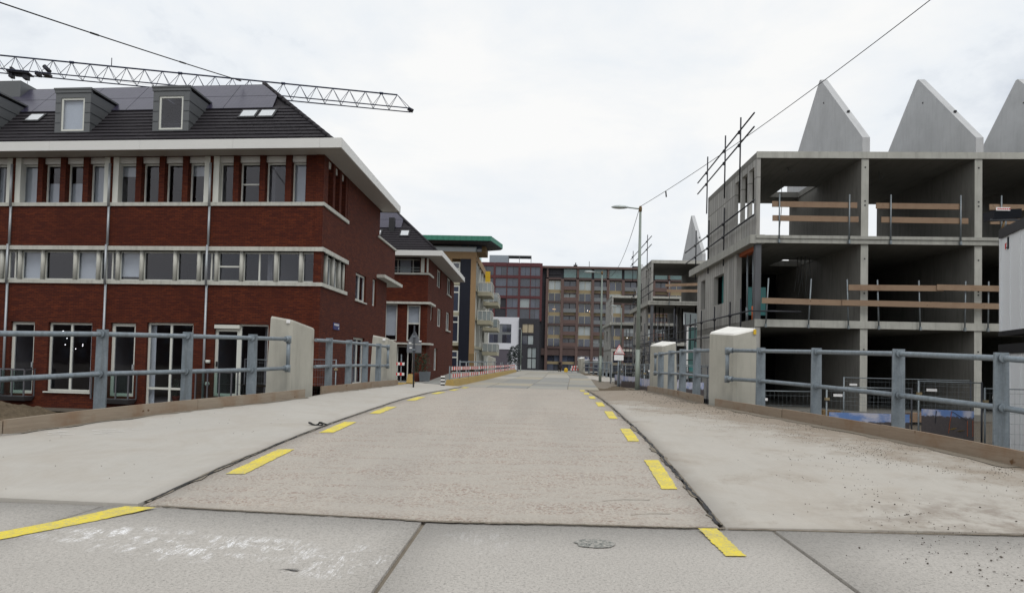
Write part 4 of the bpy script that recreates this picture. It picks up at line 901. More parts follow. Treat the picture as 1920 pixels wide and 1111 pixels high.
for i in range(nb):
    a,b_=x0+bay*i+.25,x0+bay*(i+1)-.45; A=(i%2==0)
    if i==0: MB().fb(FF,a,b_,-1.19,-1.0,25.6,27.2).build('dark_panel','far_black',br)
    else: MB().fb(FF,a,b_,-1.19,-.9,24.8,27.2).build('window','teal_glass',br)
    for z in (18.55,12.6,6.6):
        zt=z+5.45
        segs=[(z+.05,z+2.15),(z+3.0,z+5.4)]
        MB().fb(FF,a,b_,-1.19,-.55 if A else -.8,z+2.15,z+3.0).build('spandrel','beige_band',br)
        for k,(z0,z1) in enumerate(segs):
            n_=-.6 if A else -.95
            if A:
                m=MB(); m.fb(FF,a,a+.13,-1.19,n_+.05,z0,z1).fb(FF,b_-.13,b_,-1.19,n_+.05,z0,z1).fb(FF,(a+b_)/2-.07,(a+b_)/2+.07,-1.19,n_+.05,z0,z1).fb(FF,a+.13,b_-.13,-1.19,n_+.04,z1-.12,z1); m.build('window_frame','beige_frame',br)
            pm='far_glass' if rnd.random()<.82 else 'far_curtain'
            for t in range(2): MB().fb(FF,lerp(a,b_,t/2)+.08,lerp(a,b_,(t+1)/2)-.08,-1.19,n_,z0+.02,z1-.08).build('window',pm,br)
            if not A: MB().fb(FF,a,b_,-.2,-.12,z0-.02,z0+.95).build('balcony_rail','brown_light' if rnd.random()<.5 else 'far_grey',br)
            if not A and k==0: MB().fb(FF,a,b_,-1.1,-.1,z0+2.0,z0+2.2).build('balcony_slab','brown_frame',br)
for i in range(0,nb,2):
    a,b_=x0+bay*i+.25,x0+bay*(i+2)-.45
    for t in range(4): MB().fb(FF,lerp(a,b_,t/4)+.08,lerp(a,b_,(t+1)/4)-.08,-1.19,-.9,2.6,4.2).build('shop_window','far_glass' if i!=2 else 'far_curtain',br); MB().fb(FF,lerp(a,b_,t/4)+.08,lerp(a,b_,(t+1)/4)-.08,-1.19,-.9,.3,1.9).build('shop_window','far_glass',br)
    MB().fb(FF,a,b_,-1.19,-.85,1.9,2.6).build('spandrel','beige_band' if i!=2 else 'far_grey',br)
for s_ in ((13.0,'bulb_warm',15.9),(12.5,'bulb_white',16.1),(27.5,'bulb_warm',9.3),(23.0,'bulb_white',9.2),(19,'bulb_white',3.0),(3.4,'bulb_warm',16.3),(3.9,'bulb_warm',16.3)):
    MB().fb(FF,s_[0],s_[0]+.13,-.5,-.42,s_[2],s_[2]+.12).build('lamp_inside',s_[1],br)
# blue lettering on the shop front (illegible at this distance)
sgn=MB().fb(FF,10.2,15.6,-.85,-.8,3.0,4.2).build('shop_sign','far_white',br)
for q in (10.9,11.4,12.1,12.5,13.2,14.0,14.5): MB().fb(FF,q,q+.3,-.8,-.77,3.4,3.4+.25+.4*((q*7)%1)).build('letter','blue_sign',sgn)
MB().fb(FF,8.8,9.8,-4,-3,27.7,28.6).fb(FF,9.2,9.5,-3.6,-3.3,28.6,29.2).build('roof_vent','black_trim',br); MB().fb(FF,12.9,13.05,-3.1,-3,27.7,29.6).build('aerial','far_grey',br); MB().fb(FF,24.5,27.5,-4,-3,27.7,28.5).build('roof_vent','black_trim',br)
# ================================================================== CONCRETE SHELLS (right)
def shell(O,su,nbay,depT,depL,zoff,label,gables,holes=True,backopen=False):
    F=Fr(O,(1,su),(0,-1)); Sd=Fr(O,(0,1),(-1,0))
    b0=thing('concrete_shell',(O[0],O[1],zoff),label,'building under construction')
    def P_(u): return 3.86*u
    uE=P_(nbay)
    def slabm(z0,z1,dep,hole=None,out=0):
        m=MB()
        if hole:
            a,b_,c,d=hole
            m.fb(F,-.0,uE,-c,out,z0,z1).fb(F,0,a,-d,-c,z0,z1).fb(F,b_,uE,-d,-c,z0,z1).fb(F,0,uE,-dep,-d,z0,z1)
        else: m.fb(F,0,uE,-dep,out,z0,z1)
        return m.build('floor_slab','concrete_raw',b0)
    hz=(2.35,3.6,3.9,5.7) if holes else None
    slabm(9.69,9.92,depT,hz); slabm(6.66,6.90,depL,hz); slabm(3.66,3.92,depL); slabm(.45,.74,depL+.4)
    MB().fb(F,-.02,uE,.001,.03,9.688,9.922).fb(F,-.02,uE,.001,.03,3.658,3.922).build('slab_edge','concrete_front',b0); MB().fb(F,-.02,uE,.0,.10,6.80,6.91).fb(F,-.02,uE,.0,.06,6.64,6.80).build('slab_edge','concrete_edge',b0)
    for k in range(1,nbay+1):
        u=P_(k); MB().fb(F,u-.22,u+.02,-depT,-.03,6.91,9.69).build('party_wall','concrete_raw',b0)
        MB().fb(F,u-.22,u+.02,-depL,-.03,3.92,6.66).build('party_wall','concrete_raw',b0); MB().fb(F,u-.22,u+.02,-depL,-.03,.74,3.66).build('party_wall','concrete_raw',b0)
        for za,zc in ((.74,3.66),(3.92,6.64),(6.91,9.69)): MB().fb(F,u-.225,u+.025,-.03,-.012,za+.002,zc-.002).build('wall_edge','concrete_front',b0)
        for z in (9.35,8.15,8.0,6.1,5.0,4.88,2.9): MB().fb(F,u-.12,u-.07,-.012,-.004,z,z+.05).build('fixing_hole','black_trim',b0)
    # end wall
    w=MB(); w.wall(Sd,.0,depT,6.9,9.70,[(.28,.88,7.75,9.45),(1.08,1.75,7.75,9.45),(1.95,2.65,7.75,9.45)],.0,.13)
    w.build('end_wall','concrete_plank',b0)
    w=MB(); w.wall(Sd,2.3,depL,3.9,6.67,[(4.1,5.7,4.85,6.1),(7.2,8.0,4.85,6.2)],.0,.2); w.build('end_wall','concrete_plank',b0)
    w=MB(); w.wall(Sd,0,depL,.5,3.67,[(3,4.2,1.6,3.2)],.0,.2); w.build('end_wall','concrete_plank',b0)
    MB().fb(Sd,-.05,depL+.9,-.3,.22,6.62,6.93).build('slab_edge','concrete_edge',b0)
    MB().fb(F,.0,.2,-.25,-.03,3.92,6.64).build('corner_post','steel_column',b0)
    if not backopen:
        w=MB(); w.fb(F,.2,uE,-depL,-depL+.2,3.92,6.66).fb(F,.2,uE,-depL,-depL+.2,.74,3.66); w.build('rear_wall','room_dark',b0)  # near-black colour stands in for deep shade at the rear of the lower bays
    for g in gables:
        u=P_(g); zt=9.92
        pr=[(.03,zt),(.03,zt+.52),(-3.60,zt+4.1),(-3.72,zt+4.1),(-7.2,zt+.6),(-7.2,zt)]
        MB().prism([F.P(u-.22,n_,z) for n_,z in pr],[F.P(u+.04,n_,z) for n_,z in pr]).build('gable_wall','concrete_gable',b0)
        for n_,z in ((-3.3,12.9),(-3.9,10.6)): MB().fb(F,u-.235,u-.215,n_,n_+.06,z,z+.06).build('lifting_eye','black_trim',b0)
        MB().fb(F,u-.13,u-.05,-1.42,-1.34,zt+1.93,zt+2.0).build('lifting_eye','black_trim',b0)
    return b0,F,Sd
shA,FA,SA=shell((7.8,24.5),-.03,5,6.9,8.7,.45,'grey precast concrete house shells under construction with pointed gable walls',[1,2,3,4])
shB,FB,SB=shell((8.45,50.3),-.02,2,6.9,8.7,.45,'farther grey concrete shell with scaffold, behind the bridge pillars',[1],False,True)
dup(shB,(8.6,77,.45),'distant concrete shell hidden behind the scaffolding')
# ceiling cables
def hang(pts,label,r=.012): return tag(MB().tube(pts,r,5).build('hanging_cable','cable_grey'),label,'cable')
ub=FA.P(2.9,-3.2,6.62)
cb=thing('cable_bundle',tuple(ub),'loose electric cables hanging from the middle ceiling hole of the shell','cable bundle'); rnd=random.Random(4)
for i in range(7):
    x,y=ub.x+rnd.uniform(-.3,.3),ub.y+rnd.uniform(-.2,.2); l=rnd.uniform(.7,1.7); MB().tube([(x,y,6.66),(x+.08*rnd.uniform(-1,1),y,6.66-l*.5),(x+.15*rnd.uniform(-1,1),y,6.66-l)],.012,5).build('cable','cable_grey',cb)
hang([FA.P(1.0,-3,9.7),FA.P(1.0,-3,8.2),FA.P(1.02,-3,6.9)],'thin cable hanging in the top left room of the shell',.014)
hang([FA.P(1.9,-3,9.7),FA.P(1.95,-3,8.8),FA.P(1.85,-3,7.6),FA.P(1.95,-3,7.0)],'curled cable beside the top left guard rail',.012)
hang([FA.P(1.5,-1.2,9.69),FA.P(1.55,-1.2,9.5),FA.P(1.75,-1.1,9.55)],'short wire under the top left ceiling',.015); hang([FA.P(5.0,-1.6,9.69),FA.P(5.05,-1.6,9.35),FA.P(5.15,-1.5,9.5)],'short wire under the second top ceiling',.015)
# guards
def guard(F,posts,planks,label,z0,lean=0,base=-.0):
    t=thing('edge_guard',tuple(F.P(posts[0],.12,z0)),label,'guard rail','timber edge guards of the concrete shell')
    for u,zt in posts_z(posts,z0): 
        a=F.P(u,.13,z0-.3); c=F.P(u+lean,.13,zt); MB().tube([a,c],.026,6).build('post','guard_post',t)
        MB().fb(F,u-.03,u+.03,.09,.17,z0-.32,z0-.2).build('clamp','guard_post',t)
    for (a,za,b_,zb,n_) in planks: MB().hexa([F.P(a,n_,za),F.P(b_,n_,zb),F.P(b_,n_+.035,zb),F.P(a,n_+.035,za),F.P(a,n_,za+.20),F.P(b_,n_,zb+.20),F.P(b_,n_+.035,zb+.20),F.P(a,n_+.035,za+.20)]).build('plank','plank_timber',t)
    return t
def posts_z(ps,z0): return [(u,z0+1.42) for u in ps]
guard(FA,[.76,3.17],[(.52,7.92,3.45,7.90,.06),(.54,7.42,3.50,7.40,.06)],'two boards guarding the top left opening of the shell',6.95)
guard(FA,[4.58,6.94],[(4.1,7.89,7.0,7.88,.06),(4.28,7.40,7.22,7.38,.06)],'two boards guarding the second top opening of the shell',6.95)
guard(FA,[8.3,11.0],[(7.93,7.88,11.2,7.86,.06),(7.96,7.38,11.3,7.36,.06)],'red tipped boards guarding the top opening behind the floodlight',6.95)
g=guard(FA,[.33,1.80],[(.17,4.47,3.4,4.43,.16)],'single low board on leaning posts at the middle left opening',3.95,.08)
g=guard(FA,[3.17,4.2,5.6],[(3.14,4.98,6.35,5.00,.16),(2.9,4.44,6.2,4.42,.20)],'overlapping boards across the middle floor between the first and second bay',3.95,-.06)
g=guard(FA,[7.09,7.86,9.6],[(6.1,5.03,10.5,5.0,.20),(6.2,4.42,10.5,4.40,.16)],'boards on the middle floor reaching behind the site cabin',3.95,.02)
for a,z in ((7.93,7.88),(7.96,7.38)): pass
# props in the corner
for i,(u,s_) in enumerate(((.25,1.75),(.28,1.15))):
    p=thing('steel_prop',(7.8+u,24.5+s_,3.92),['rust spotted steel prop in the open corner, left one','steel prop with orange foot in the open corner, right one'][i],'prop','steel props in the corner of the shell')
    x,y=7.8+u,24.5+s_; MB().tube([(x,y,4.5 if i else 3.93),(x,y,6.5)],.035,8).build('tube','guard_post',p); MB().tube([(x,y,3.93),(x,y,4.48)],.05,8).build('foot_tube','orange_paint' if i else 'guard_post',p)
    MB().box(x-.1,x+.1,y-.1,y+.1,6.5,6.54).build('head_plate','orange_paint',p)
m=MB().fb(SA,.5,2.3,-.35,-.1,6.48,6.62); tag(m.build('edge_beam','orange_paint'),'rusty orange beam under the slab above the open corner','beam')
m=MB().box(8.3,9.0,27.0,27.05,4.25,5.35); tag(m.build('teal_board','teal_film'),'teal insulation board standing in the open corner room','board')
m=MB().box(8.1,8.8,29.9,29.95,4.0,6.3); tag(m.build('teal_board','teal_film'),'teal sheet seen through the side window of the shell','board')
bs=thing('block_stack',(9.7,22.9,.53),'small stack of brown blocks on the ground before the shell','stack')
for i in range(3):
    for j in range(4): MB().box(9.35+j*.2,9.53+j*.2,22.9,23.2,.53+i*.11,.635+i*.11).build('block','ochre_dark',bs)
ps=thing('board_pile',(13.2,23.2,.53),'low pile of boards lying in front of the second bay','pile')
for i in range(5): MB().box(12.4+i*.03,14.3-i*.05,23.0+.02*i,23.5,.53+i*.06,.58+i*.06).build('board','plank_timber',ps)
# scaffold guard rails on the end wall
def tubes(name,label,cat,segs,posts,coup,group=None,mat='tube_steel',loc=None):
    t=thing(name,loc or segs[0][0],label,cat,group)
    for a,c in segs: MB().tube([a,c],.03,7).build('tube',mat,t)
    for a,c in posts: MB().tube([a,c],.03,7).build('standard',mat,t)
    for p in coup: MB().box(p[0]-.05,p[0]+.05,p[1]-.06,p[1]+.06,p[2]-.05,p[2]+.06).build('coupler','crane_dark',t)
    return t
X=7.62
def rails(y0,y1,zA,zB,ys,zlo,zhi,label):
    segs=[((X,y0,zA[0]),(X,y1,zA[1])),((X,y0,zB[0]),(X,y1,zB[1]))]; posts=[((X+.07,y,zlo),(X+.07,y-.05,zhi)) for y in ys]; cp=[]
    for y in ys:
        t=(y-y0)/(y1-y0); cp+= [(X+.04,y,lerp(zA[0],zA[1],t)),(X+.04,y,lerp(zB[0],zB[1],t))]
    return tubes('scaffold_rail',label,'scaffold rail',segs,posts,cp,'tube guard rails along the end wall of the near shell')
rails(24.3,32.7,(11.25,10.95),(10.75,10.42),[26.2,28.3,31.2],9.15,11.75,'upper tube guard rail above the roof edge of the near shell')
rails(24.2,35.2,(8.10,8.0),(7.58,7.42),[28.3,30.8,33.2],6.35,8.75,'middle tube guard rail along the end wall of the near shell')
segs=[((X,33,3.9+.9),(11,23.9,4.85))]
tubes('scaffold_rail','low tube guard rail along the middle floor beside the pillar','scaffold rail',[((X-.05,24.2,4.20),(X-.05,34.5,4.22)),((X-.05,26.5,3.45),(X-.05,34.5,3.5)),((X-.05,24.2,4.19),(9.3,24.2,4.19))],[((X,y,3.0),(X,y,4.75)) for y in (25.6,27.0,29.3,31.6,33.8)],[(X,y,4.2) for y in (27.0,29.3,31.6,33.8)])
# scaffold between and beside the shells
sf=thing('scaffold',(7.0,36,0),'tube scaffold with ladders beams between the two concrete shells','scaffold'); rnd=random.Random(6)
for y in (35.5,37.8,40.1,42.4,44.7,47,49.3,51.6,54):
    for x in (7.15,8.25): MB().tube([(x,y,.2),(x+rnd.uniform(-.03,.03),y,4.4+rnd.uniform(0,.9))],.03,6).build('standard','tube_steel',sf)
for z in (1.3,1.8,2.5,3.0,3.6,4.1):
    for x in (7.12,8.28): MB().tube([(x,35.2,z+.02),(x,54.4,z+rnd.uniform(-.03,.05))],.027,6).build('ledger','tube_steel',sf)
for y in (35.5,40.1,44.7,49.3,54):
    for z in (1.75,3.55): MB().tube([(7.0,y+.06,z),(8.5,y+.06,z)],.027,6).build('transom','tube_steel',sf)
for y in (36,41,46): MB().tube([(7.1,y,1.4),(7.1,y+4.4,4.0)],.027,6).build('brace','tube_steel',sf)
for i in range(4): MB().box(7.2+i*.26,7.44+i*.26,35.4,54.2,1.86,1.90).build('deck_board','kerb_timber',sf)
MB().tube([(8.2,35.4,2.9),(11.5,35.6,2.92)],.03,6).build('ledger','guard_post',sf); MB().tube([(8.2,35.4,3.5),(11.5,35.6,3.5)],.03,6).build('ledger','tube_steel',sf)
XB=8.25
def railsB(y0,y1,z,ys,zlo,zhi,label):
    tubes('scaffold_rail',label,'scaffold rail',[((XB,y0,z),(XB,y1,z-.1)),((XB,y0,z-.6),(XB,y1,z-.7))],[((XB+.06,y,zlo),(XB+.06,y,zhi)) for y in ys],[(XB,y,z-.03) for y in ys]+[(XB,y,z-.63) for y in ys])
railsB(49.3,60,11.5,[51.5,55,59],9.4,12,'tube guard rail above the roof edge of the farther shell'); railsB(48,60,8.05,[50.5,54,58],6.3,8.6,'tube guard rail on the middle edge of the farther shell')
guard(FB,[1.3,3.4],[(1.0,7.95,4.9,8.15,.12),(1.1,7.55,5.0,7.6,.16)],'crossing boards guarding the top floor of the farther shell',6.95)
for i in range(7):
    p=thing('steel_prop',(9.0+.5*i,51.6+(i%3)*1.1,3.92),['first','second','third','fourth','fifth','sixth','last'][i]+' dark prop from the left under the middle ceiling of the farther shell','prop','props inside the farther shell'); MB().tube([(9.0+.5*i,51.6+(i%3)*1.1,3.92),(9.0+.5*i,51.6+(i%3)*1.1,6.66)],.04,6).build('tube','tube_steel',p); MB().box(8.93+.5*i,9.07+.5*i,51.53+(i%3)*1.1,51.67+(i%3)*1.1,3.92,3.96).build('foot_plate','tube_steel',p)
for y in (34.6,36.8,39,41.3,43.6,45.9,48.2):
    MB().tube([(6.55,y,.2),(6.55+rnd.uniform(-.05,.05),y,2.9+rnd.uniform(0,1.3))],.032,6).build('standard','tube_steel',sf)
for z in (.9,1.6,2.2,2.75): MB().tube([(6.52,34.4,z),(6.52,48.4,z+.05)],.03,6).build('ledger','tube_steel',sf)
for y in (35,38,41,44): MB().tube([(6.5,y,2.8),(6.5,y+2.8,.9)],.03,6).build('brace','tube_steel',sf)
# wrapped window element and material on the scaffold floor level
wu=thing('wrapped_window',(9.9,42.5,2.0),'white window frame wrapped in film standing between the shells','window element')
MB().box(9.35,9.45,42.4,42.5,1.4,4.7).box(10.75,10.85,42.4,42.5,1.4,4.7).box(9.45,10.75,42.4,42.5,4.6,4.7).build('frame','sign_white',wu); MB().box(9.45,10.75,42.44,42.46,1.5,4.6).build('pane','teal_glass',wu)
MB().prism([(9.2,42.3,4.75),(11.0,42.3,4.75),(11.0,42.7,4.75),(9.2,42.7,4.75)],[(9.1,42.25,5.5),(11.1,42.3,5.35),(11,42.8,5.35),(9.2,42.8,5.5)]).build('film','far_curtain',wu)
MB().box(9.5,10.6,42.3,42.38,1.5,2.3).build('film','teal_film',wu)
# ================================================================== PILLARS
def pillar(near,farp,inner,zin,zout,zinf,zoutf,label,cap='pillar_top',th=.48):
    """tall concrete post beside the railing; near/farp: inner foot points; outer side battered; top falls towards the road"""
    nx,ny=near; fx,fy=farp; zb=1.46 if ny<30 else 1.35; o_=-inner
    t=thing('concrete_pillar',(nx,ny,zb),label,'pillar','concrete pillars along the bridge')
    def Q(s_,o,z): return (lerp(nx,fx,s_)+o_*o,lerp(ny,fy,s_),z)
    c=.05; z0=zb-1.0
    foot=[(0,c),(0,th),(1,th),(1,c),(.93,0),(.05,0)]; head=[(0,c,zin),(0,th-.10,zout),(1,th-.10,zoutf),(1,c,zinf),(.93,0,zinf-.01),(.05,0,zin-.01)]
    e=.035
    def lv(k): return [Q(a,lerp(o,h_[1],k),lerp(z0,zb+h_[2]-e,k)) for (a,o),h_ in zip(foot,head)]
    MB().prism(lv(0),lv(.6)).prism(lv(.6),lv(1)).build('shaft','concrete_pillar',t)
    top=[Q(lerp(.5,a,.96),lerp(th*.5,o,.94),zb+z) for a,o,z in head]
    MB().prism(lv(1),top).build('sloped_cap',cap,t)
    return t,Q,zb
pL1,Q,zb=pillar((-4.37,12.1),(-4.25,13.1),1,1.41,1.46,1.31,1.36,'left concrete pillar nearest the camera with a white reflector','concrete_pillar')
def refl(par,F_,u,z,w,h,mat):
    MB().fb(F_,u,u+w,0,.015,z,z+h).build('reflector',mat,par)
refl(pL1,Fr((-4.37,12.085),(-1,0),(0,-1)),.02,2.80,.065,.065,'sign_white')
pL2,Q,zb=pillar((-3.99,18.35),(-3.92,19.4),1,1.315,1.375,1.225,1.28,'left concrete pillar farther along, brick house behind it','concrete_pillar',.50)
refl(pL2,Fr((-3.99,18.335),(-1,0),(0,-1)),.05,2.69,.075,.06,'sign_white')
pR1,Q,zb=pillar((3.62,12.5),(3.34,13.3),-1,1.36,1.45,1.41,1.52,'right concrete pillar nearest the camera with a pale sloped top')
refl(pR1,Fr((3.62,12.49),(1,0),(0,-1)),.33,2.80,.05,.09,'plastic_yellow')
pR2,Q,zb=pillar((3.66,19.7),(3.47,20.8),-1,1.33,1.42,1.36,1.47,'right concrete pillar beyond the first, behind the second railing')
pillar((4.45,66),(4.35,69),-1,1.35,1.45,1.35,1.5,'small distant pillar with pale top on the far right'); pillar((-4.1,66),(-3.9,69),1,1.3,1.4,1.2,1.3,'distant pillar behind the red and white barrier','concrete_pillar')
# ================================================================== RAILINGS
def railing(posts,end,label,startx=None,side=1,endloop=True,start=None,wp=.135):
    """posts: list of (x,y) ; end: (x,y) of the loop"""
    t=thing('bridge_railing',(posts[0][0],posts[0][1],zd(*posts[0])),label,'railing','galvanised bridge railings')
    pts=([start] if start else [])+list(posts)+[end]; H1,H2=1.035,.525
    for H in (H1,H2):
        pl=[(x,y,zd(x,y)+H) for x,y in pts]; seg=MB().tube(pl,.032,12); seg.build('rail','galvanised',t)
    ex,ey=end; z=zd(ex,ey); MB().tube([(ex,ey,z+H2-.03),(ex,ey,z+H1+.03)],.034,12).build('end_tube','galvanised',t)
    for H in (H1,H2):
        MB().tube([(ex,ey,z+H-.07),(ex,ey,z+H+.055)],.047,12).build('fitting','galvanised',t)
        px,py=pts[-2]; dx,dy=px-ex,py-ey; l=math.hypot(dx,dy); MB().tube([(ex,ey,z+H),(ex+dx/l*.12,ey+dy/l*.12,lerp(z,zd(px,py),.12/l)+H)],.047,12).build('fitting','galvanised',t)
    for i,(x,y) in enumerate(posts):
        z=zd(x,y); q=side; w0,w1=wp*.58,wp*.5
        # flat tapered bar, broad face towards the road's long direction
        m=MB(); m.prism([(x-w0,y-.012,z-.5),(x+w0,y-.012,z-.5),(x+w0,y+.012,z-.5),(x-w0,y+.012,z-.5)],[(x-w1,y-.012,z+1.095),(x+w1,y-.012,z+1.095),(x+w1,y+.012,z+1.095),(x-w1,y+.012,z+1.095)]); m.build('post','galvanised',t)
        for H in (H1,H2):
            for dy in (-.035,.035): MB().tube([(x-.0,y+dy-.012,z+H),(x,y+dy+.012,z+H)],.045,12).build('collar','galvanised',t)
    return t
railing([(-7.2,3.6),(-6.5,5.35),(-6.05,7.0),(-5.56,8.6),(-5.01,9.7),(-4.52,10.8)],(-4.34,11.9),'galvanised railing left of the road, nearest the camera',start=(-8.1,1.8),wp=.145)
railing([(-4.16,13.7),(-4.11,15.0),(-4.07,16.3),(-4.0,17.4)],(-3.93,18.2),'galvanised railing between the two left pillars',start=(-4.2,12.95))
railing([(7.3,1.7),(6.35,3.9),(5.45,5.6),(4.82,7.22),(4.50,8.6),(4.21,10.35),(3.88,11.85)],(3.47,12.42),'galvanised railing right of the road, nearest the camera',start=(8.0,.2),wp=.145)
railing([(3.37,14.3),(3.38,15.7),(3.38,17.0),(3.40,18.5)],(3.41,19.4),'galvanised railing between the two right pillars',start=(3.42,13.2),wp=.15)
def farrail(pts,label):
    t=thing('bridge_railing',pts[0],label,'railing','galvanised bridge railings'); 
    for H in (1.0,.55): MB().tube([(x,y,z+H) for x,y,z in pts],.04,8).build('rail','galvanised',t)
    for x,y,z in pts: MB().box(x-.07,x+.07,y-.015,y+.015,z-.2,z+1.05).build('post','galvanised',t)
farrail([(4.9,44,1.3),(4.95,47,1.3),(5.0,50,1.3),(5.05,54,1.3),(5.0,58,1.3),(4.95,62,1.3),(4.7,67,1.3)],'distant grey railing on the right before the far pillar')
# kerb boards
def board(line,label,n,dirt=True,h=.15,ends=None):
    t=thing('kerb_board',(line[0][0],line[0][1],zd(*line[0])),label,'kerb board','timber kerb boards along the bridge edge')
    # arc-length split
    P=[Vector(p) for p in line]; d=[0]
    for a,c in zip(P,P[1:]): d.append(d[-1]+(c-a).length)
    def at_(s_):
        for i in range(len(P)-1):
            if s_<=d[i+1]+1e-6: return P[i].lerp(P[i+1],(s_-d[i])/(d[i+1]-d[i]))
        return P[-1]
    for k in range(n):
        s0,s1=d[-1]*k/n+.006,d[-1]*(k+1)/n-.006; m=MB(); q=6; tops=[]
        dzk=random.uniform(-.008,.010); sh=random.uniform(-.008,.008)
        for i in range(q+1):
            s_=lerp(s0,s1,i/q); p=at_(s_); p2=at_(min(d[-1],s_+.05)); p1=at_(max(0,s_-.05)); t_=(p2-p1).normalized(); nrm=Vector((-t_.y,t_.x)); z=zd(p.x,p.y)
            for o,zz in ((-.02,-.06),(.02,-.06),(.02,h+dzk),(-.02,h+dzk)): m.v.append((p.x+nrm.x*(o+sh),p.y+nrm.y*(o+sh),z+zz))
        for i in range(q):
            for j in range(4): a=i*4+j; b_=i*4+(j+1)%4; m.f.append((a,b_,b_+4,a+4)); m.sm.append(False)
        m.f.append((3,2,1,0)); m.f.append((q*4,q*4+1,q*4+2,q*4+3)); m.sm+=[False,False]
        m.build('plank','kerb_timber',t)
    return t
board([(-7.6,2.0),(-6.35,4.8),(-5.49,6.9),(-5.13,8.1),(-4.63,9.8),(-4.35,10.8),(-4.08,12.05)],'timber kerb board left of the road, nearest the camera',4)
board([(-4.12,13.15),(-4.0,13.7),(-3.86,15.6),(-3.80,18.9)],'timber kerb board between the left pillars',2)
board([(6.6,2.0),(5.4,4.8),(4.80,6.5)],'timber kerb board at the right edge, nearest the camera',1)
board([(4.78,6.56),(4.33,8.53),(3.94,10.26),(3.71,11.34),(3.36,12.75)],'long rust stained timber kerb board right of the road',3)
board([(3.27,13.35),(3.24,15.2),(3.30,19.9)],'timber kerb board between the right pillars',2)
def grime(line,inn,w,seed):
    P_=[(x+inn,y) for x,y in line]; ribbon('dirt_line',P_,w,'joint_dirt',bpy.data.objects['pavement_left' if inn>0 else 'pavement_right'],.35,.010,.0035,.12,seed)
grime([(-5.49,6.9),(-5.13,8.1),(-4.63,9.8),(-4.35,10.8),(-4.08,12.05)],.06,.10,31); grime([(-4.0,13.7),(-3.86,15.6),(-3.80,18.4)],.06,.09,32)
grime([(4.72,6.74),(4.33,8.53),(3.94,10.26),(3.71,11.34),(3.36,12.75)],-.09,.20,33); grime([(3.26,13.4),(3.24,15.2),(3.30,19.7)],-.08,.14,34)
# ================================================================== STREET LAMPS
def lamp(x,y,z,h,label,arm=-.82,first=True):
    t=thing('street_lamp',(x,y,z),label,'street lamp','green grey street lamps')
    MB().tube([(x,y,z-.1),(x,y,z+1.3)],.072,12,r1=.068).build('base_tube','lamp_green',t); MB().tube([(x,y,z+1.3),(x,y,z+h)],.066,12,r1=.034).build('pole','lamp_green',t)
    MB().tube([(x,y,z+h-.06),(x+arm*.45,y,z+h-.02)],.020,8).build('arm','lamp_green',t); MB().lathe([(.045,-.14),(.05,-.02),(.03,.03)],(x,y,z+h),10).build('bracket','ochre_dark',t)
    m=MB(); n=12; rows=[(0,.02),(.05,.05),(.15,.085),(.3,.10),(.42,.085),(.5,.05),(.54,.015)]; k=0
    for s_,r in rows:
        for j in range(n):
            a=2*math.pi*j/n; m.v.append((x+arm*.42-s_*(1 if arm<0 else -1),y+r*1.1*math.cos(a),z+h-.015+(r*.62*math.sin(a) if math.sin(a)>0 else r*.5*math.sin(a))))
    for i in range(len(rows)-1):
        for j in range(n): a=i*n+j; b_=i*n+(j+1)%n; m.f.append((a,b_,b_+n,a+n)); m.sm.append(True)
    m.build('lamp_head','lamp_head',t); return t
lamp(3.11,20.7,1.36,5.62,'nearest street lamp, tall pole right of the road'); lamp(3.25,33.8,1.3,5.45,'second street lamp along the right verge'); lamp(6.9,55,1.3,5.6,'third street lamp behind the warning sign')
lamp(-2.2,110,.4,7.2,'distant thin street lamp left of the street centre',arm=-.1); lamp(12.5,115,.3,6.8,'distant thin street lamp before the brown block',arm=-.1); lamp(-8.0,110,.4,8.6,'distant grey mast in front of the white building',arm=-.1)
# ================================================================== OVERHEAD WIRES
def wire(a,c,sag,r,label,beads=(),n=24,bead_r=.05):
    t=thing('overhead_wire',a,label,'wire'); a,c=Vector(a),Vector(c); P=[a.lerp(c,i/n)-Vector((0,0,sag*4*(i/n)*(1-i/n))) for i in range(n+1)]
    MB().tube(P,r,6).build('wire','wire',t)
    for s_ in beads:
        p=a.lerp(c,s_)-Vector((0,0,sag*4*s_*(1-s_))); d=(c-a).normalized()*.16; MB().tube([p-d,p+d],bead_r,8).build('insulator','wire',t)
    return t
wire((-15.3,15.0,11.08),(-12.87,28.6,13.98),.05,.020,'thick dark wire with insulators crossing above the dormers to the roof',beads=(.44,.735,.985),bead_r=.032)
wire((3.08,20.7,6.98),(7.1,7.2,8.62),.25,.007,'thin wire running from the nearest lamp up to the top right'); 
wire((3.08,20.7,6.95),(3.25,33.8,6.7),.9,.008,'thin wire between the first and second street lamp')
tag(MB().tube([(3.62,19.4,7.15),(3.64,19.4,6.98)],.02,6).build('wire_tag','wire'),'small dark tag hanging on the thin wire near the lamp','tag')
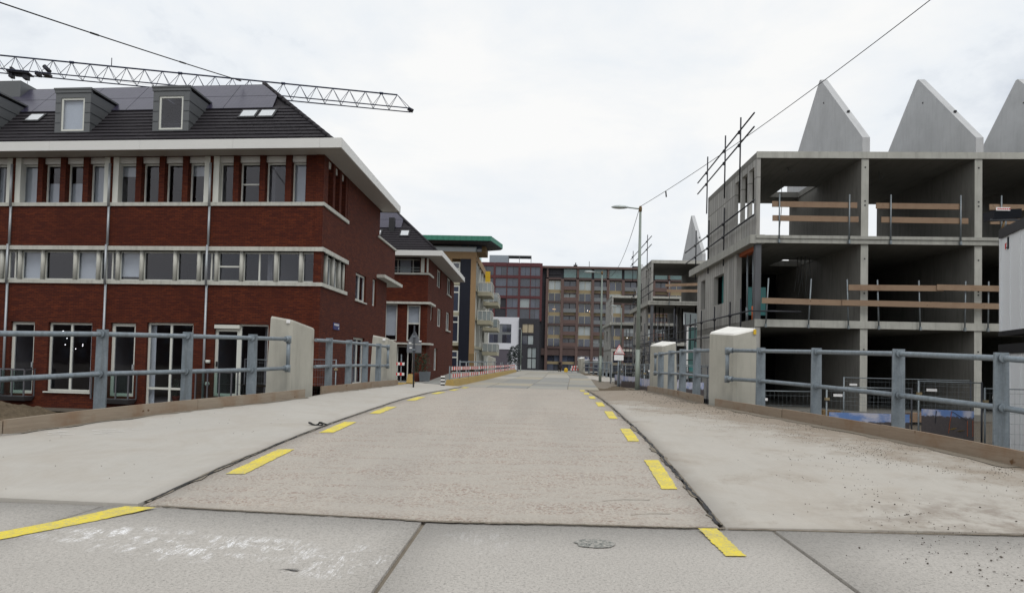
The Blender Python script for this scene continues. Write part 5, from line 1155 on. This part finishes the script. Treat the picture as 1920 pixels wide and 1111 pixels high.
# ================================================================== CRANE
cr_=thing('tower_crane',(-86,78.2,0),'blue grey tower crane jib with trolley reaching over the brick house roof','crane')
A=Vector((-86,78.2,37.2)); B=Vector((-17.9,92.6,36.5)); D_=(B-A); Ln=D_.length; D_=D_.normalized(); Nn=Vector((-D_.y,D_.x,0))*-1
def J(s_,o,z): return A+D_*s_+Nn*o+Vector((0,0,z))
TH=1.95
for nm,o,z,r in (('top_chord',0,TH,.10),('bottom_chord',.75,0,.075),('bottom_chord',-.75,0,.075)): MB().tube([J(0,o,z),J(Ln-1.8 if nm=='top_chord' else Ln,o*1,z)],r,6).build(nm,'crane_steel',cr_)
s_=Ln-1.8; step=2.15; k=0
while s_>1:
    for o in (.75,-.75):
        MB().tube([J(s_,0,TH),J(s_-step*.5,o,0)],.035,5).build('lattice_bar','crane_steel',cr_); MB().tube([J(s_-step,0,TH),J(s_-step*.5,o,0)],.035,5).build('lattice_bar','crane_steel',cr_)
    MB().tube([J(s_-step*.5,.75,0),J(s_-step*.5,-.75,0)],.03,5).build('cross_bar','crane_steel',cr_)
    if k%6==1: MB().tube([J(s_-.25,0,TH),J(s_+.25,0,TH)],.17,6).build('joint_sleeve','crane_steel',cr_)
    s_-=step; k+=1
for o in (.75,-.75): MB().tube([J(Ln-1.8,0,TH),J(Ln,o,0)],.04,5).build('lattice_bar','crane_steel',cr_)
MB().tube([J(Ln,-.75,0),J(Ln,.75,0)],.10,6).build('end_bar','crane_steel',cr_); MB().tube([J(Ln-.3,0,.2),J(Ln+.4,0,-.1)],.28,8).build('end_pulley','crane_dark',cr_)
for s_ in (Ln-60.5,Ln-38): MB().tube([J(s_,0,TH),J(s_,0,TH+1.1)],.05,5).build('rod','crane_dark',cr_)
tr=MB(); ts=19.9
def jb(m,s0,s1,o0,o1,z0,z1): m.hexa([J(s0,o0,z0),J(s1,o0,z0),J(s1,o1,z0),J(s0,o1,z0),J(s0,o0,z1),J(s1,o0,z1),J(s1,o1,z1),J(s0,o1,z1)])
jb(tr,ts,ts+2.5,-.7,.7,-.2,-.05); jb(tr,ts+.1,ts+.5,-.4,.4,-.75,-.2); jb(tr,ts+1.7,ts+2.2,-.4,.4,-.8,-.2); jb(tr,ts+.7,ts+1.6,-.2,.2,-.5,-.3); jb(tr,ts+.2,ts+.5,-.4,.4,-.05,.5); jb(tr,ts+3.1,ts+3.5,-.5,.5,-.2,.25); jb(tr,ts+3.9,ts+4.7,-.5,.5,-.12,.2); tr.build('trolley','crane_dark',cr_)
MB().tube([J(ts+3.9,0,1.15),J(ts+4.6,0,.45)],.26,8).build('winch_drum','crane_dark',cr_)
for q in (.4,1.3,2.1): MB().tube([J(ts+q,0,-1.0),J(ts+q,0,-9)],.025,5).build('hoist_rope','crane_dark',cr_)
MB().tube([J(28,0,.3),J(Ln*.7,0,-.5),J(Ln-.2,0,-.2)],.012,4).build('hoist_rope','crane_dark',cr_)
for x,y in ((-1,-1),(1,-1),(1,1),(-1,1)): MB().tube([(-87+x,78+y,0),(-87+x,78+y,38.5)],.14,6).build('mast_leg','crane_steel',cr_)
for k in range(19):
    z=k*2.0
    for (x0_,y0_),(x1_,y1_) in (((-1,-1),(1,-1)),((1,-1),(1,1)),((1,1),(-1,1)),((-1,1),(-1,-1))): MB().tube([(-87+x0_,78+y0_,z),(-87+x1_,78+y1_,z+2)],.06,5).build('mast_brace','crane_steel',cr_)
MB().box(-88.6,-85.4,76.4,79.6,38.4,39.2).build('slewing_ring','crane_dark',cr_)
# ================================================================== BARRIERS AND SIGNS
PLANK=[]
def striped(parent,a,c,h,n,t=.025,w0=0):
    """striped board a->c"""
    a,c=Vector(a),Vector(c); o=None
    for i in range(n):
        p,q=a.lerp(c,i/n),a.lerp(c,(i+1)/n); MB().hexa([p,q,q+Vector((0,t,0)),p+Vector((0,t,0)),p+Vector((0,0,h)),q+Vector((0,0,h)),q+Vector((0,t,h)),p+Vector((0,t,h))]).build('stripe','red_paint' if i%2 else 'white_paint',parent)
bar=thing('road_barrier',(-2.62,22.2,1.36),'long yellow kerb barrier with red and white boards left of the far road','barrier')
n=9; P0=(-2.70,21.8); P1=(-1.70,60)
for i in range(n):
    a=lerp(0,1,(i/n)**1.5) ; c=lerp(0,1,((i+1)/n)**1.5)
    x0_,y0_=lerp(P0[0],P1[0],a),lerp(P0[1],P1[1],a); x1_,y1_=lerp(P0[0],P1[0],c),lerp(P0[1],P1[1],c)-.06; z=prof(y0_); z2=prof(y1_)
    MB().prism([(x0_-.16,y0_,z-.02),(x0_+.16,y0_,z-.02),(x1_+.16,y1_,z2-.02),(x1_-.16,y1_,z2-.02)],[(x0_-.10,y0_,z+.22),(x0_+.11,y0_,z+.22),(x1_+.11,y1_,z2+.22),(x1_-.10,y1_,z2+.22)]).build('kerb_block','yellow_block',bar)
pts=[21.9,24.3,26.9,30.2,34.2,39,45,52,60]
def bx_(y): return lerp(P0[0],P1[0],(y-P0[1])/(P1[1]-P0[1]))-.02
for i,y in enumerate(pts):
    z=prof(y)+.2; MB().box(bx_(y)-.02,bx_(y)+.02,y-.02,y+.02,z,z+(.45 if i==0 else .66)).build('post','galvanised',bar)
    if i>0: MB().box(bx_(y)-.12,bx_(y)-.08,y-.02,y+.02,z,z+.62).build('post','alu_pipe',bar)
for i in range(len(pts)-1):
    a,c=pts[i],pts[i+1]
    for zz in (.28,.52): striped(bar,(bx_(a)+.06,a,prof(a)+zz),(bx_(c)+.06,c,prof(c)+zz),.125,9)
MB().tube([(bx_(24.3),24.3,prof(24)+.80),(bx_(40),40,prof(40)+.86)],.025,6).build('handrail','galvanised',bar)
bo=thing('striped_bollard',(-2.86,21.4,1.36),'small black and white striped bollard at the near end of the yellow barrier','bollard')
for i in range(7): MB().prism([(-2.93,21.38,1.35+i*.052),(-2.80,21.38,1.35+i*.052),(-2.80,21.42,1.35+i*.052),(-2.93,21.42,1.35+i*.052)],[(-2.93+.004,21.38,1.402+i*.052),(-2.80-.002,21.38,1.402+i*.052),(-2.80,21.42,1.402+i*.052),(-2.93,21.42,1.402+i*.052)]).build('stripe','white_paint' if i%2==0 else 'black_paint',bo)
lb=thing('road_barrier',(-4.0,20.6,1.38),'short yellow block barrier with two red and white boards behind the left pillar','barrier')
MB().prism([(-4.5,20.3,1.34),(-3.62,20.3,1.34),(-3.62,20.7,1.34),(-4.5,20.7,1.34)],[(-4.5,20.34,1.50),(-3.62,20.34,1.50),(-3.62,20.66,1.50),(-4.5,20.66,1.50)]).prism([(-3.82,20.31,1.50),(-3.62,20.31,1.50),(-3.62,20.69,1.50),(-3.82,20.69,1.50)],[(-3.78,20.36,1.76),(-3.68,20.36,1.76),(-3.68,20.64,1.76),(-3.78,20.64,1.76)]).build('block','yellow_block',lb)
for z in (1.71,2.02): striped(lb,(-4.55,20.55,z),(-3.93,20.55,z),.085,9)
for x in (-4.4,-4.05): MB().box(x,x+.03,20.58,20.61,1.5,2.35).build('post','galvanised',lb)
# rear of a road sign
sg=thing('road_sign',(-3.22,18.2,1.38),'rear of a triangular road sign with plate on a dark pole, left','road sign')
MB().tube([(-3.22,18.2,1.35),(-3.24,18.2,3.12)],.022,8).build('pole','tube_steel',sg)
def trip(parent,x,y,z,s,mat,name,t=.012): 
    h=s*.87; m=MB(); r=.0; m.prism([(x-s/2,y,z),(x-s/2,y+t,z),(x+s/2,y+t,z),(x+s/2,y,z)],[(x-.015,y,z+h),(x-.015,y+t,z+h),(x+.015,y+t,z+h),(x+.015,y,z+h)]); return m.build(name,mat,parent)
trip(sg,-3.235,18.225,2.62,.40,'sign_grey','sign_back'); MB().box(-3.43,-3.04,18.226,18.24,2.38,2.60).build('plate','sign_grey',sg)
for x,z in ((-3.38,2.63),(-3.11,2.68),(-3.36,2.50)): MB().box(x,x+.07,18.218,18.225,z,z+.03).build('label','sign_white',sg)
for z in (2.45,2.80): MB().box(-3.27,-3.2,18.17,18.226,z,z+.03).build('clamp','galvanised',sg)
ws=thing('warning_sign',(3.30,27,.3),'white triangular warning sign with red border above a white plate','road sign')
MB().tube([(3.31,27.05,.3),(3.31,27.05,2.9)],.025,8).build('pole','galvanised',ws)
trip(ws,3.33,27,2.60,.43,'red_paint','sign_edge'); trip(ws,3.33,26.985,2.622,.37,'sign_white','sign_face',.01); trip(ws,3.33,26.975,2.665,.27,'red_paint','sign_ring',.008); trip(ws,3.33,26.966,2.68,.225,'sign_white','sign_centre',.008)
MB().box(3.13,3.50,26.98,27.0,2.36,2.57).build('plate','sign_white',ws)
# far chevron barrier, yellow box
fb=thing('chevron_board',(3.95,68,1.3),'red and white chevron board on the far bridge end','barrier')
striped(fb,(3.6,68,1.5),(4.4,68,1.5),.2,6); striped(fb,(3.68,68,1.72),(4.3,68,1.78),.22,5)
for x in (3.7,4.25): MB().box(x,x+.05,68.03,68.08,1.3,2.0).build('post','galvanised',fb)
tag(MB().box(3.0,3.35,68.5,68.8,1.28,1.62).prism([(3.02,68.52,1.62),(3.33,68.52,1.62),(3.33,68.78,1.62),(3.02,68.78,1.62)],[(3.08,68.6,1.72),(3.27,68.6,1.72),(3.27,68.7,1.72),(3.08,68.7,1.72)]).build('grit_box','plastic_yellow'),'small yellow box beside the chevron board','box')
# ================================================================== MESH FENCES
def fence(x0_,y0_,x1_,y1_,zb,label,banner=None,h=2.0,wires=True,lean=0,group='steel mesh site fences',tags=True):
    t=thing('mesh_fence',(x0_,y0_,zb),label,'fence panel',group); a,c=Vector((x0_,y0_,zb)),Vector((x1_,y1_,zb)); L=(c-a).length; u=(c-a)/L; up=Vector((0,lean,1))
    fr=MB(); r=.020
    for s_ in (0,L): MB().tube([a+u*s_,a+u*s_+up*h],r,7).build('upright','tube_steel' if s_ else 'guard_post',t)
    for z in (.12,h-.02): MB().tube([a+up*z,c+up*z],.014,6).build('frame_bar','guard_post',t)
    m=MB()
    n=int(L/.10)
    for i in range(1,n): 
        p=a+u*(L*i/n); m.tube([p+up*.12,p+up*(h-.02)],.0022,3,False)
    for z in [.12+.22*i for i in range(1,9)]: 
        if z<h: m.tube([a+up*z,c+up*z],.0028,3,False)
    m.build('wire_mesh','guard_post',t,kind='stuff')
    if banner:
        z0,z1,s0,s1=banner; p,q=a+u*s0,a+u*s1; nn=Vector((0,-.02,0)); k=MB(); k.poly([p+up*z0+nn,q+up*z0+nn,q+up*z1+nn,p+up*z1+nn]); k.poly([p+up*z0+nn*.6,p+up*z1+nn*.6,q+up*z1+nn*.6,q+up*z0+nn*.6])
        o=k.build('banner','banner_print',t); uvd=o.data.uv_layers[0].data
        for j,w_ in enumerate(((0,0),(1,0),(1,1),(0,1),(0,0),(0,1),(1,1),(1,0))): uvd[j].uv=(w_[0]*2+x0_*1.3,w_[1])
    if tags:
        p=a+u*.14+up*(h-.24); MB().hexa([p+Vector((0,-.03,0)),p+u*.20+Vector((0,-.03,0)),p+u*.20+Vector((0,-.02,0)),p+Vector((0,-.02,0)),p+Vector((0,-.03,.06)),p+u*.2+Vector((0,-.03,.06)),p+u*.2+Vector((0,-.02,.06)),p+Vector((0,-.02,.06))]).build('tag','sign_white',t)
        p=a+up*(h-.3); MB().box(p.x-.04,p.x+.05,p.y-.05,p.y+.03,p.z-.03,p.z+.03).build('clip','beige_band',t)
    MB().box(x0_-.12,x0_+.12,y0_-.3,y0_+.3,zb-.02,zb+.12).build('foot_block','concrete_raw',t)
    return t
fence(6.75,16,8.62,15.9,-.18,'mesh fence panel with sky banner seen left of a railing post',(0.85,1.40,.05,1.82)); fence(8.72,15.8,9.80,15.3,.0,'mesh fence panel with crane photo banner seen right of a railing post',(0.62,1.36,.05,1.04))
bn=[o for o in bpy.data.objects if o.name.startswith('banner') and 'label' not in o and o.type=='MESH'][1]
bx0,by0=8.76,15.74
def ink(pts,w,mat):
    m=MB(); (x0_,z0_),(x1_,z1_)=pts; q=.02
    def Y(x): return 15.8-(x-8.72)*.463-.03
    m.hexa([(x0_-w,Y(x0_),z0_),(x0_+w,Y(x0_),z0_),(x0_+w,Y(x0_)+.004,z0_),(x0_-w,Y(x0_)+.004,z0_),(x1_-w,Y(x1_),z1_),(x1_+w,Y(x1_),z1_),(x1_+w,Y(x1_)+.004,z1_),(x1_-w,Y(x1_)+.004,z1_)]); m.build('printed_line',mat,bn)
ink([(9.0,1.05),(9.02,1.33)],.008,'crane_dark'); ink([(9.23,.85),(9.28,1.32)],.005,'orange_paint'); ink([(9.28,1.34),(9.55,1.14)],.010,'crane_dark'); ink([(9.55,.8),(9.55,1.14)],.005,'orange_paint'); ink([(9.64,.8),(9.64,1.16)],.005,'orange_paint'); ink([(9.30,.93),(9.36,.97)],.07,'yellow_block'); ink([(9.4,.90),(9.5,.93)],.06,'yellow_block')
fence(9.90,15.35,12.4,15.1,-.12,'mesh fence panel in front of the site cabin'); fence(4.95,15.6,6.55,15.9,-.30,'mesh fence panel just right of the near right pillar')
fence(8.7,19.5,12.0,19.2,0,'second row mesh fence panel before the concrete shell')
pp=[(3.75,21.6,3.55,23.4),(3.5,23.5,3.9,25.2),(3.9,25.3,3.35,27.0),(3.3,27.1,3.75,28.8),(3.7,28.9,3.5,31.5),(4.1,22.4,4.6,24.2)]
names=['nearest','second','third','fourth','last','rear']
for k,(a,b_,c,d) in enumerate(pp): fence(a,b_,c,d,.20 if k!=5 else .2,'%s bannered mesh panel of the zigzag fence behind the nearest lamp'%names[k],(.55,1.55,.1,1.6),lean=.0)
fence(4.0,21.3,5.4,21.5,.2,'mesh panel with pale banner behind the right pillar',(.5,1.5,.1,1.3)); fence(3.95,24.6,5.6,25.4,.2,'mesh panel set back behind the zigzag fence',(.5,1.5,.1,1.6))
for k,(a,b_,c,d) in enumerate([(4.3,23.0,6.2,23.4),(4.4,26.2,6.3,26.0),(4.6,28.8,6.4,29.4),(4.2,31.6,6.0,32.0),(4.0,35.5,5.9,36.2)]):
    fence(a,b_,c,d,.15,'%s cross row mesh panel between the lamps and the scaffold'%['first','second','third','fourth','fifth'][k],(.3,1.2,.1,1.8) if k%2 else None,h=2.1,tags=False)
tp=thing('tube_pile',(5.4,25,.1),'leaning bundle of scaffold tubes behind the mesh fences','tube pile'); rnd=random.Random(9)
for i in range(16):
    x=4.6+rnd.random()*2.0; y=23.5+rnd.random()*8; MB().tube([(x,y,.1),(x+rnd.uniform(-.25,.25),y+.2,1.9+rnd.random()*.9)],.03,6).build('tube','tube_steel',tp)
fence(-6.0,20.5,-7.6,21.3,.15,'mesh fence panel behind the second left railing',None); fence(-7.7,21.3,-9.4,21.9,.1,'mesh fence panel at the corner of the brick house',None)
# ================================================================== SITE CABINS
CD=Vector((-.27,-1.0,0)).normalized(); CN=Vector((-1.0,.27,0)).normalized()
FC=Fr((11.34,17.05),(CD.x,CD.y),(CN.x,CN.y))
def cabin(z0,label):
    t=thing('site_cabin',(11.34,17.05,z0),label,'site cabin','stacked white site cabins'); h=2.62; Lc=6.0; Wd=2.9
    MB().fb(FC,.03,Lc-.03,-Wd,-.03,z0+.12,z0+h-.2).build('body','cabin_white',t)
    MB().fb(FC,-.02,Lc+.02,-Wd-.03,.02,z0+h-.22,z0+h).build('roof_frame','black_trim',t); MB().fb(FC,-.02,Lc+.02,-Wd-.03,.02,z0,z0+.12).build('floor_frame','black_trim',t)
    for u in (.0,Lc-.02): MB().fb(FC,u,u+.05,-.06,.012,z0+.12,z0+h-.22).build('corner_post','cabin_white',t)
    u=.55
    while u<Lc: MB().fb(FC,u,u+.02,-.03,-.012,z0+.12,z0+h-.22).build('panel_seam','cabin_white',t); u+=.58
    o=MB().fb(FC,.26,.40,-.03,-.02,z0+h-.56,z0+h-.33).build('logo_sticker','sign_white',t)
    MB().fb(FC,.40,.485,-.03,-.018,z0+h-.55,z0+h-.26).build('logo_bar','navy',t)
    MB().hexa([FC.P(.27,-.02,z0+h-.53),FC.P(.33,-.02,z0+h-.53),FC.P(.33,-.017,z0+h-.53),FC.P(.27,-.017,z0+h-.53),FC.P(.27,-.02,z0+h-.40),FC.P(.37,-.02,z0+h-.38),FC.P(.37,-.017,z0+h-.38),FC.P(.27,-.017,z0+h-.40)]).build('logo_mark','red_paint',o)
    MB().fb(FC,.33,.39,-.02,-.016,z0+h-.52,z0+h-.49).build('logo_mark','black_paint',o)
    return t
cabin(.28,'lower white site cabin at the right edge'); cabin(3.10,'upper white site cabin at the right edge, stacked on the lower')
fl=thing('floodlight',(11.35,16.95,5.72),'black floodlight on a short mast on top of the upper site cabin','floodlight')
MB().tube([(11.35,16.9,5.7),(11.38,16.9,6.0)],.035,8).build('mast','guard_post',fl); MB().tube([(11.3,16.9,5.70),(11.36,16.9,5.92)],.03,6).build('bracket','ochre_dark',fl)
MB().prism([(11.06,16.85,5.93),(11.72,16.85,5.98),(11.72,17.2,5.98),(11.06,17.2,5.93)],[(11.02,16.75,6.14),(11.66,16.75,6.18),(11.66,17.2,6.18),(11.02,17.2,6.14)]).build('housing','floodlight',fl); MB().box(11.0,11.76,16.86,16.9,5.9,5.95).build('visor','floodlight',fl)
MB().box(11.05,11.38,16.74,16.75,6.12,6.20).build('sticker','sign_white',fl)
for i in range(7): MB().box(11.08+i*.045,11.105+i*.045,16.732,16.74,6.145,6.178).build('letter','red_paint',fl)
# ================================================================== PLANTS, PERSON, SMALL THINGS
def topi(x,y,z,h,label):
    t=thing('clipped_tree',(x,y,z),label,'tree','small clipped trees by the white building'); MB().tube([(x,y,z),(x,y,z+h*.45)],.06,6).build('trunk','bark',t); m=MB(); rnd=random.Random(int(x*10))
    for i in range(420):
        a,b_=rnd.uniform(0,6.28),rnd.uniform(-1,1); r=rnd.random()**.4; s_=math.sqrt(1-b_*b_); p=Vector((x+.75*r*s_*math.cos(a)*(1.1-.3*b_),y+.75*r*s_*math.sin(a),z+h*.68+h*.38*r*b_)); d=[Vector((rnd.gauss(0,1),rnd.gauss(0,1),rnd.gauss(0,1))).normalized()*.2 for _ in range(3)]; m.poly([p+q for q in d])
    m.build('crown','topiary',t)
topi(-3.7,112,.3,4.4,'left small clipped tree before the white building'); topi(-2.9+.1,112,.3,4.6,'right small clipped tree before the white building')
def potted(x,y,z,label,kind,s=1):
    t=thing('planter',(x,y,z),label,'planter'); rnd=random.Random(int(abs(x)*31))
    if kind=='box': MB().prism([(x-.32*s,y-.3*s,z),(x+.32*s,y-.3*s,z),(x+.32*s,y+.3*s,z),(x-.32*s,y+.3*s,z)],[(x-.38*s,y-.36*s,z+.7*s),(x+.38*s,y-.36*s,z+.7*s),(x+.38*s,y+.36*s,z+.7*s),(x-.38*s,y+.36*s,z+.7*s)]).build('pot','planter_grey',t)
    else: MB().lathe([(.22*s,0),(.33*s,.45*s),(.35*s,.5*s),(.3*s,.5*s)],(x,y,z),14).build('pot','terracotta',t)
    m=MB()
    for i in range(260):
        q=rnd.random(); p=Vector((x+rnd.gauss(0,.13)*s,y+rnd.gauss(0,.13)*s,z+(.5+1.5*q)*s)); d=[Vector((rnd.gauss(0,1),rnd.gauss(0,1),rnd.gauss(0,1))).normalized()*.09*s for _ in range(3)]; m.poly([p+k for k in d])
    m.build('foliage','leaf',t)
potted(-7.15,44.5,.80,'dark grey square planter by the second house entrance','box',.9); potted(-7.75,45.0,.75,'red round plant pot with a tall shrub at the second house entrance','pot',1.15)
potted(F1.P(8.62,.32,0).x,F1.P(8.62,.32,0).y,.43,'small potted plant on the french balcony between the windows','pot',.5); potted(F1.P(5.9,-.5,0).x,F1.P(5.9,-.5,0).y,.32,'flowering pot plant inside the low window','pot',.45)
# person far on the bridge
pe=thing('person',(3.65,98,.55),'person with big dark hair in a dark coat walking far on the bridge','person')
me=bpy.data.meshes.new('body'); J_={'pel':(0,0,.92,.15),'che':(0,0,1.25,.17),'nek':(0,0,1.45,.06),'hed':(0,0,1.58,.10),'hipl':(-.1,0,.88,.1),'knl':(-.12,.1,.48,.07),'fol':(-.12,.0,.06,.05),'tol':(-.12,-.14,.04,.04),'hipr':(.1,0,.88,.1),'knr':(.12,-.12,.48,.07),'for':(.12,-.15,.06,.05),'tor':(.12,-.3,.04,.04),'shl':(-.2,0,1.38,.07),'ell':(-.26,.05,1.1,.05),'hal':(-.27,-.05,.85,.035),'shr':(.2,0,1.38,.07),'elr':(.26,-.05,1.1,.05),'har':(.25,-.15,.88,.035)}
nm=list(J_); ed=[('pel','che'),('che','nek'),('nek','hed'),('pel','hipl'),('hipl','knl'),('knl','fol'),('fol','tol'),('pel','hipr'),('hipr','knr'),('knr','for'),('for','tor'),('che','shl'),('shl','ell'),('ell','hal'),('che','shr'),('shr','elr'),('elr','har')]
me.from_pydata([J_[k][:3] for k in nm],[(nm.index(a),nm.index(b_)) for a,b_ in ed],[]); bo_=bpy.data.objects.new('body',me); COL.objects.link(bo_); bo_.parent=pe
sm=bo_.modifiers.new('skin','SKIN'); bo_.modifiers.new('sub','SUBSURF').levels=1
for i,k in enumerate(nm): me.skin_vertices[0].data[i].radius=(J_[k][3],J_[k][3])
me.skin_vertices[0].data[0].use_root=True; me.materials.append(MT['coat'])
def loc(m_,name,mat): 
    o=m_.build(name,mat); o.parent=pe; return o
loc(MB().lathe([(.02,1.48),(.10,1.53),(.12,1.62),(.09,1.70),(.02,1.73)],(0,-.01,0),10),'face','skin'); loc(MB().lathe([(.03,1.46),(.19,1.52),(.24,1.64),(.20,1.78),(.06,1.84)],(0,.05,0),12),'hair','hair')
loc(MB().lathe([(.24,.75),(.21,1.0),(.22,1.3),(.12,1.46)],(0,0,0),12,(1,.75)),'jacket','coat')
for s_ in (-1,1): loc(MB().tube([(s_*.1,0,.85),(s_*.12,-.1*s_+.0,.48),(s_*.12,(-.15 if s_>0 else 0),.1)],.09,8,True,.06),'trouser_leg','trousers')
# distant masses either side so that the horizon is never bare
def block(x0_,x1_,y,z,label,mat='far_grey'):
    t=thing('distant_building',((x0_+x1_)/2,y,0),label,'building'); F=Fr((0,y),(1,0),(0,-1)); MB().fb(F,x0_,x1_,-14,-.2,0,z).build('wall',mat,t)
    x=x0_+1
    while x<x1_-2.5:
        zz=1.2
        while zz<z-2: MB().fb(F,x,x+1.8,-.25,-.1,zz,zz+1.6).build('window','far_glass',t); zz+=3.1
        x+=3.4
block(-58,-24,150,11,'grey distant building far left behind the houses'); block(60,96,150,11,'grey distant building far right behind the shells','brown_frame')

for k,(a,b_,yy,hh_,mm) in enumerate(((-120,-62,-62,12,'brown_frame'),(-60,-22,-66,10.5,'far_grey'),(-20,24,-70,13,'brown_frame'),(26,80,-64,12,'ochre_dark'))):
    t=thing('street_building',((a+b_)/2,yy,0),['dark brick row','grey row','brown row','ochre row'][k]+' of houses across the street behind the camera','building'); MB().box(a,b_,yy-10,yy,0,hh_).build('wall',mm,t)
    x=a+2
    while x<b_-3:
        for z in (1,4,7): MB().box(x,x+1.6,yy,yy+.08,z,z+1.8).build('window','far_glass',t)
        x+=3.6
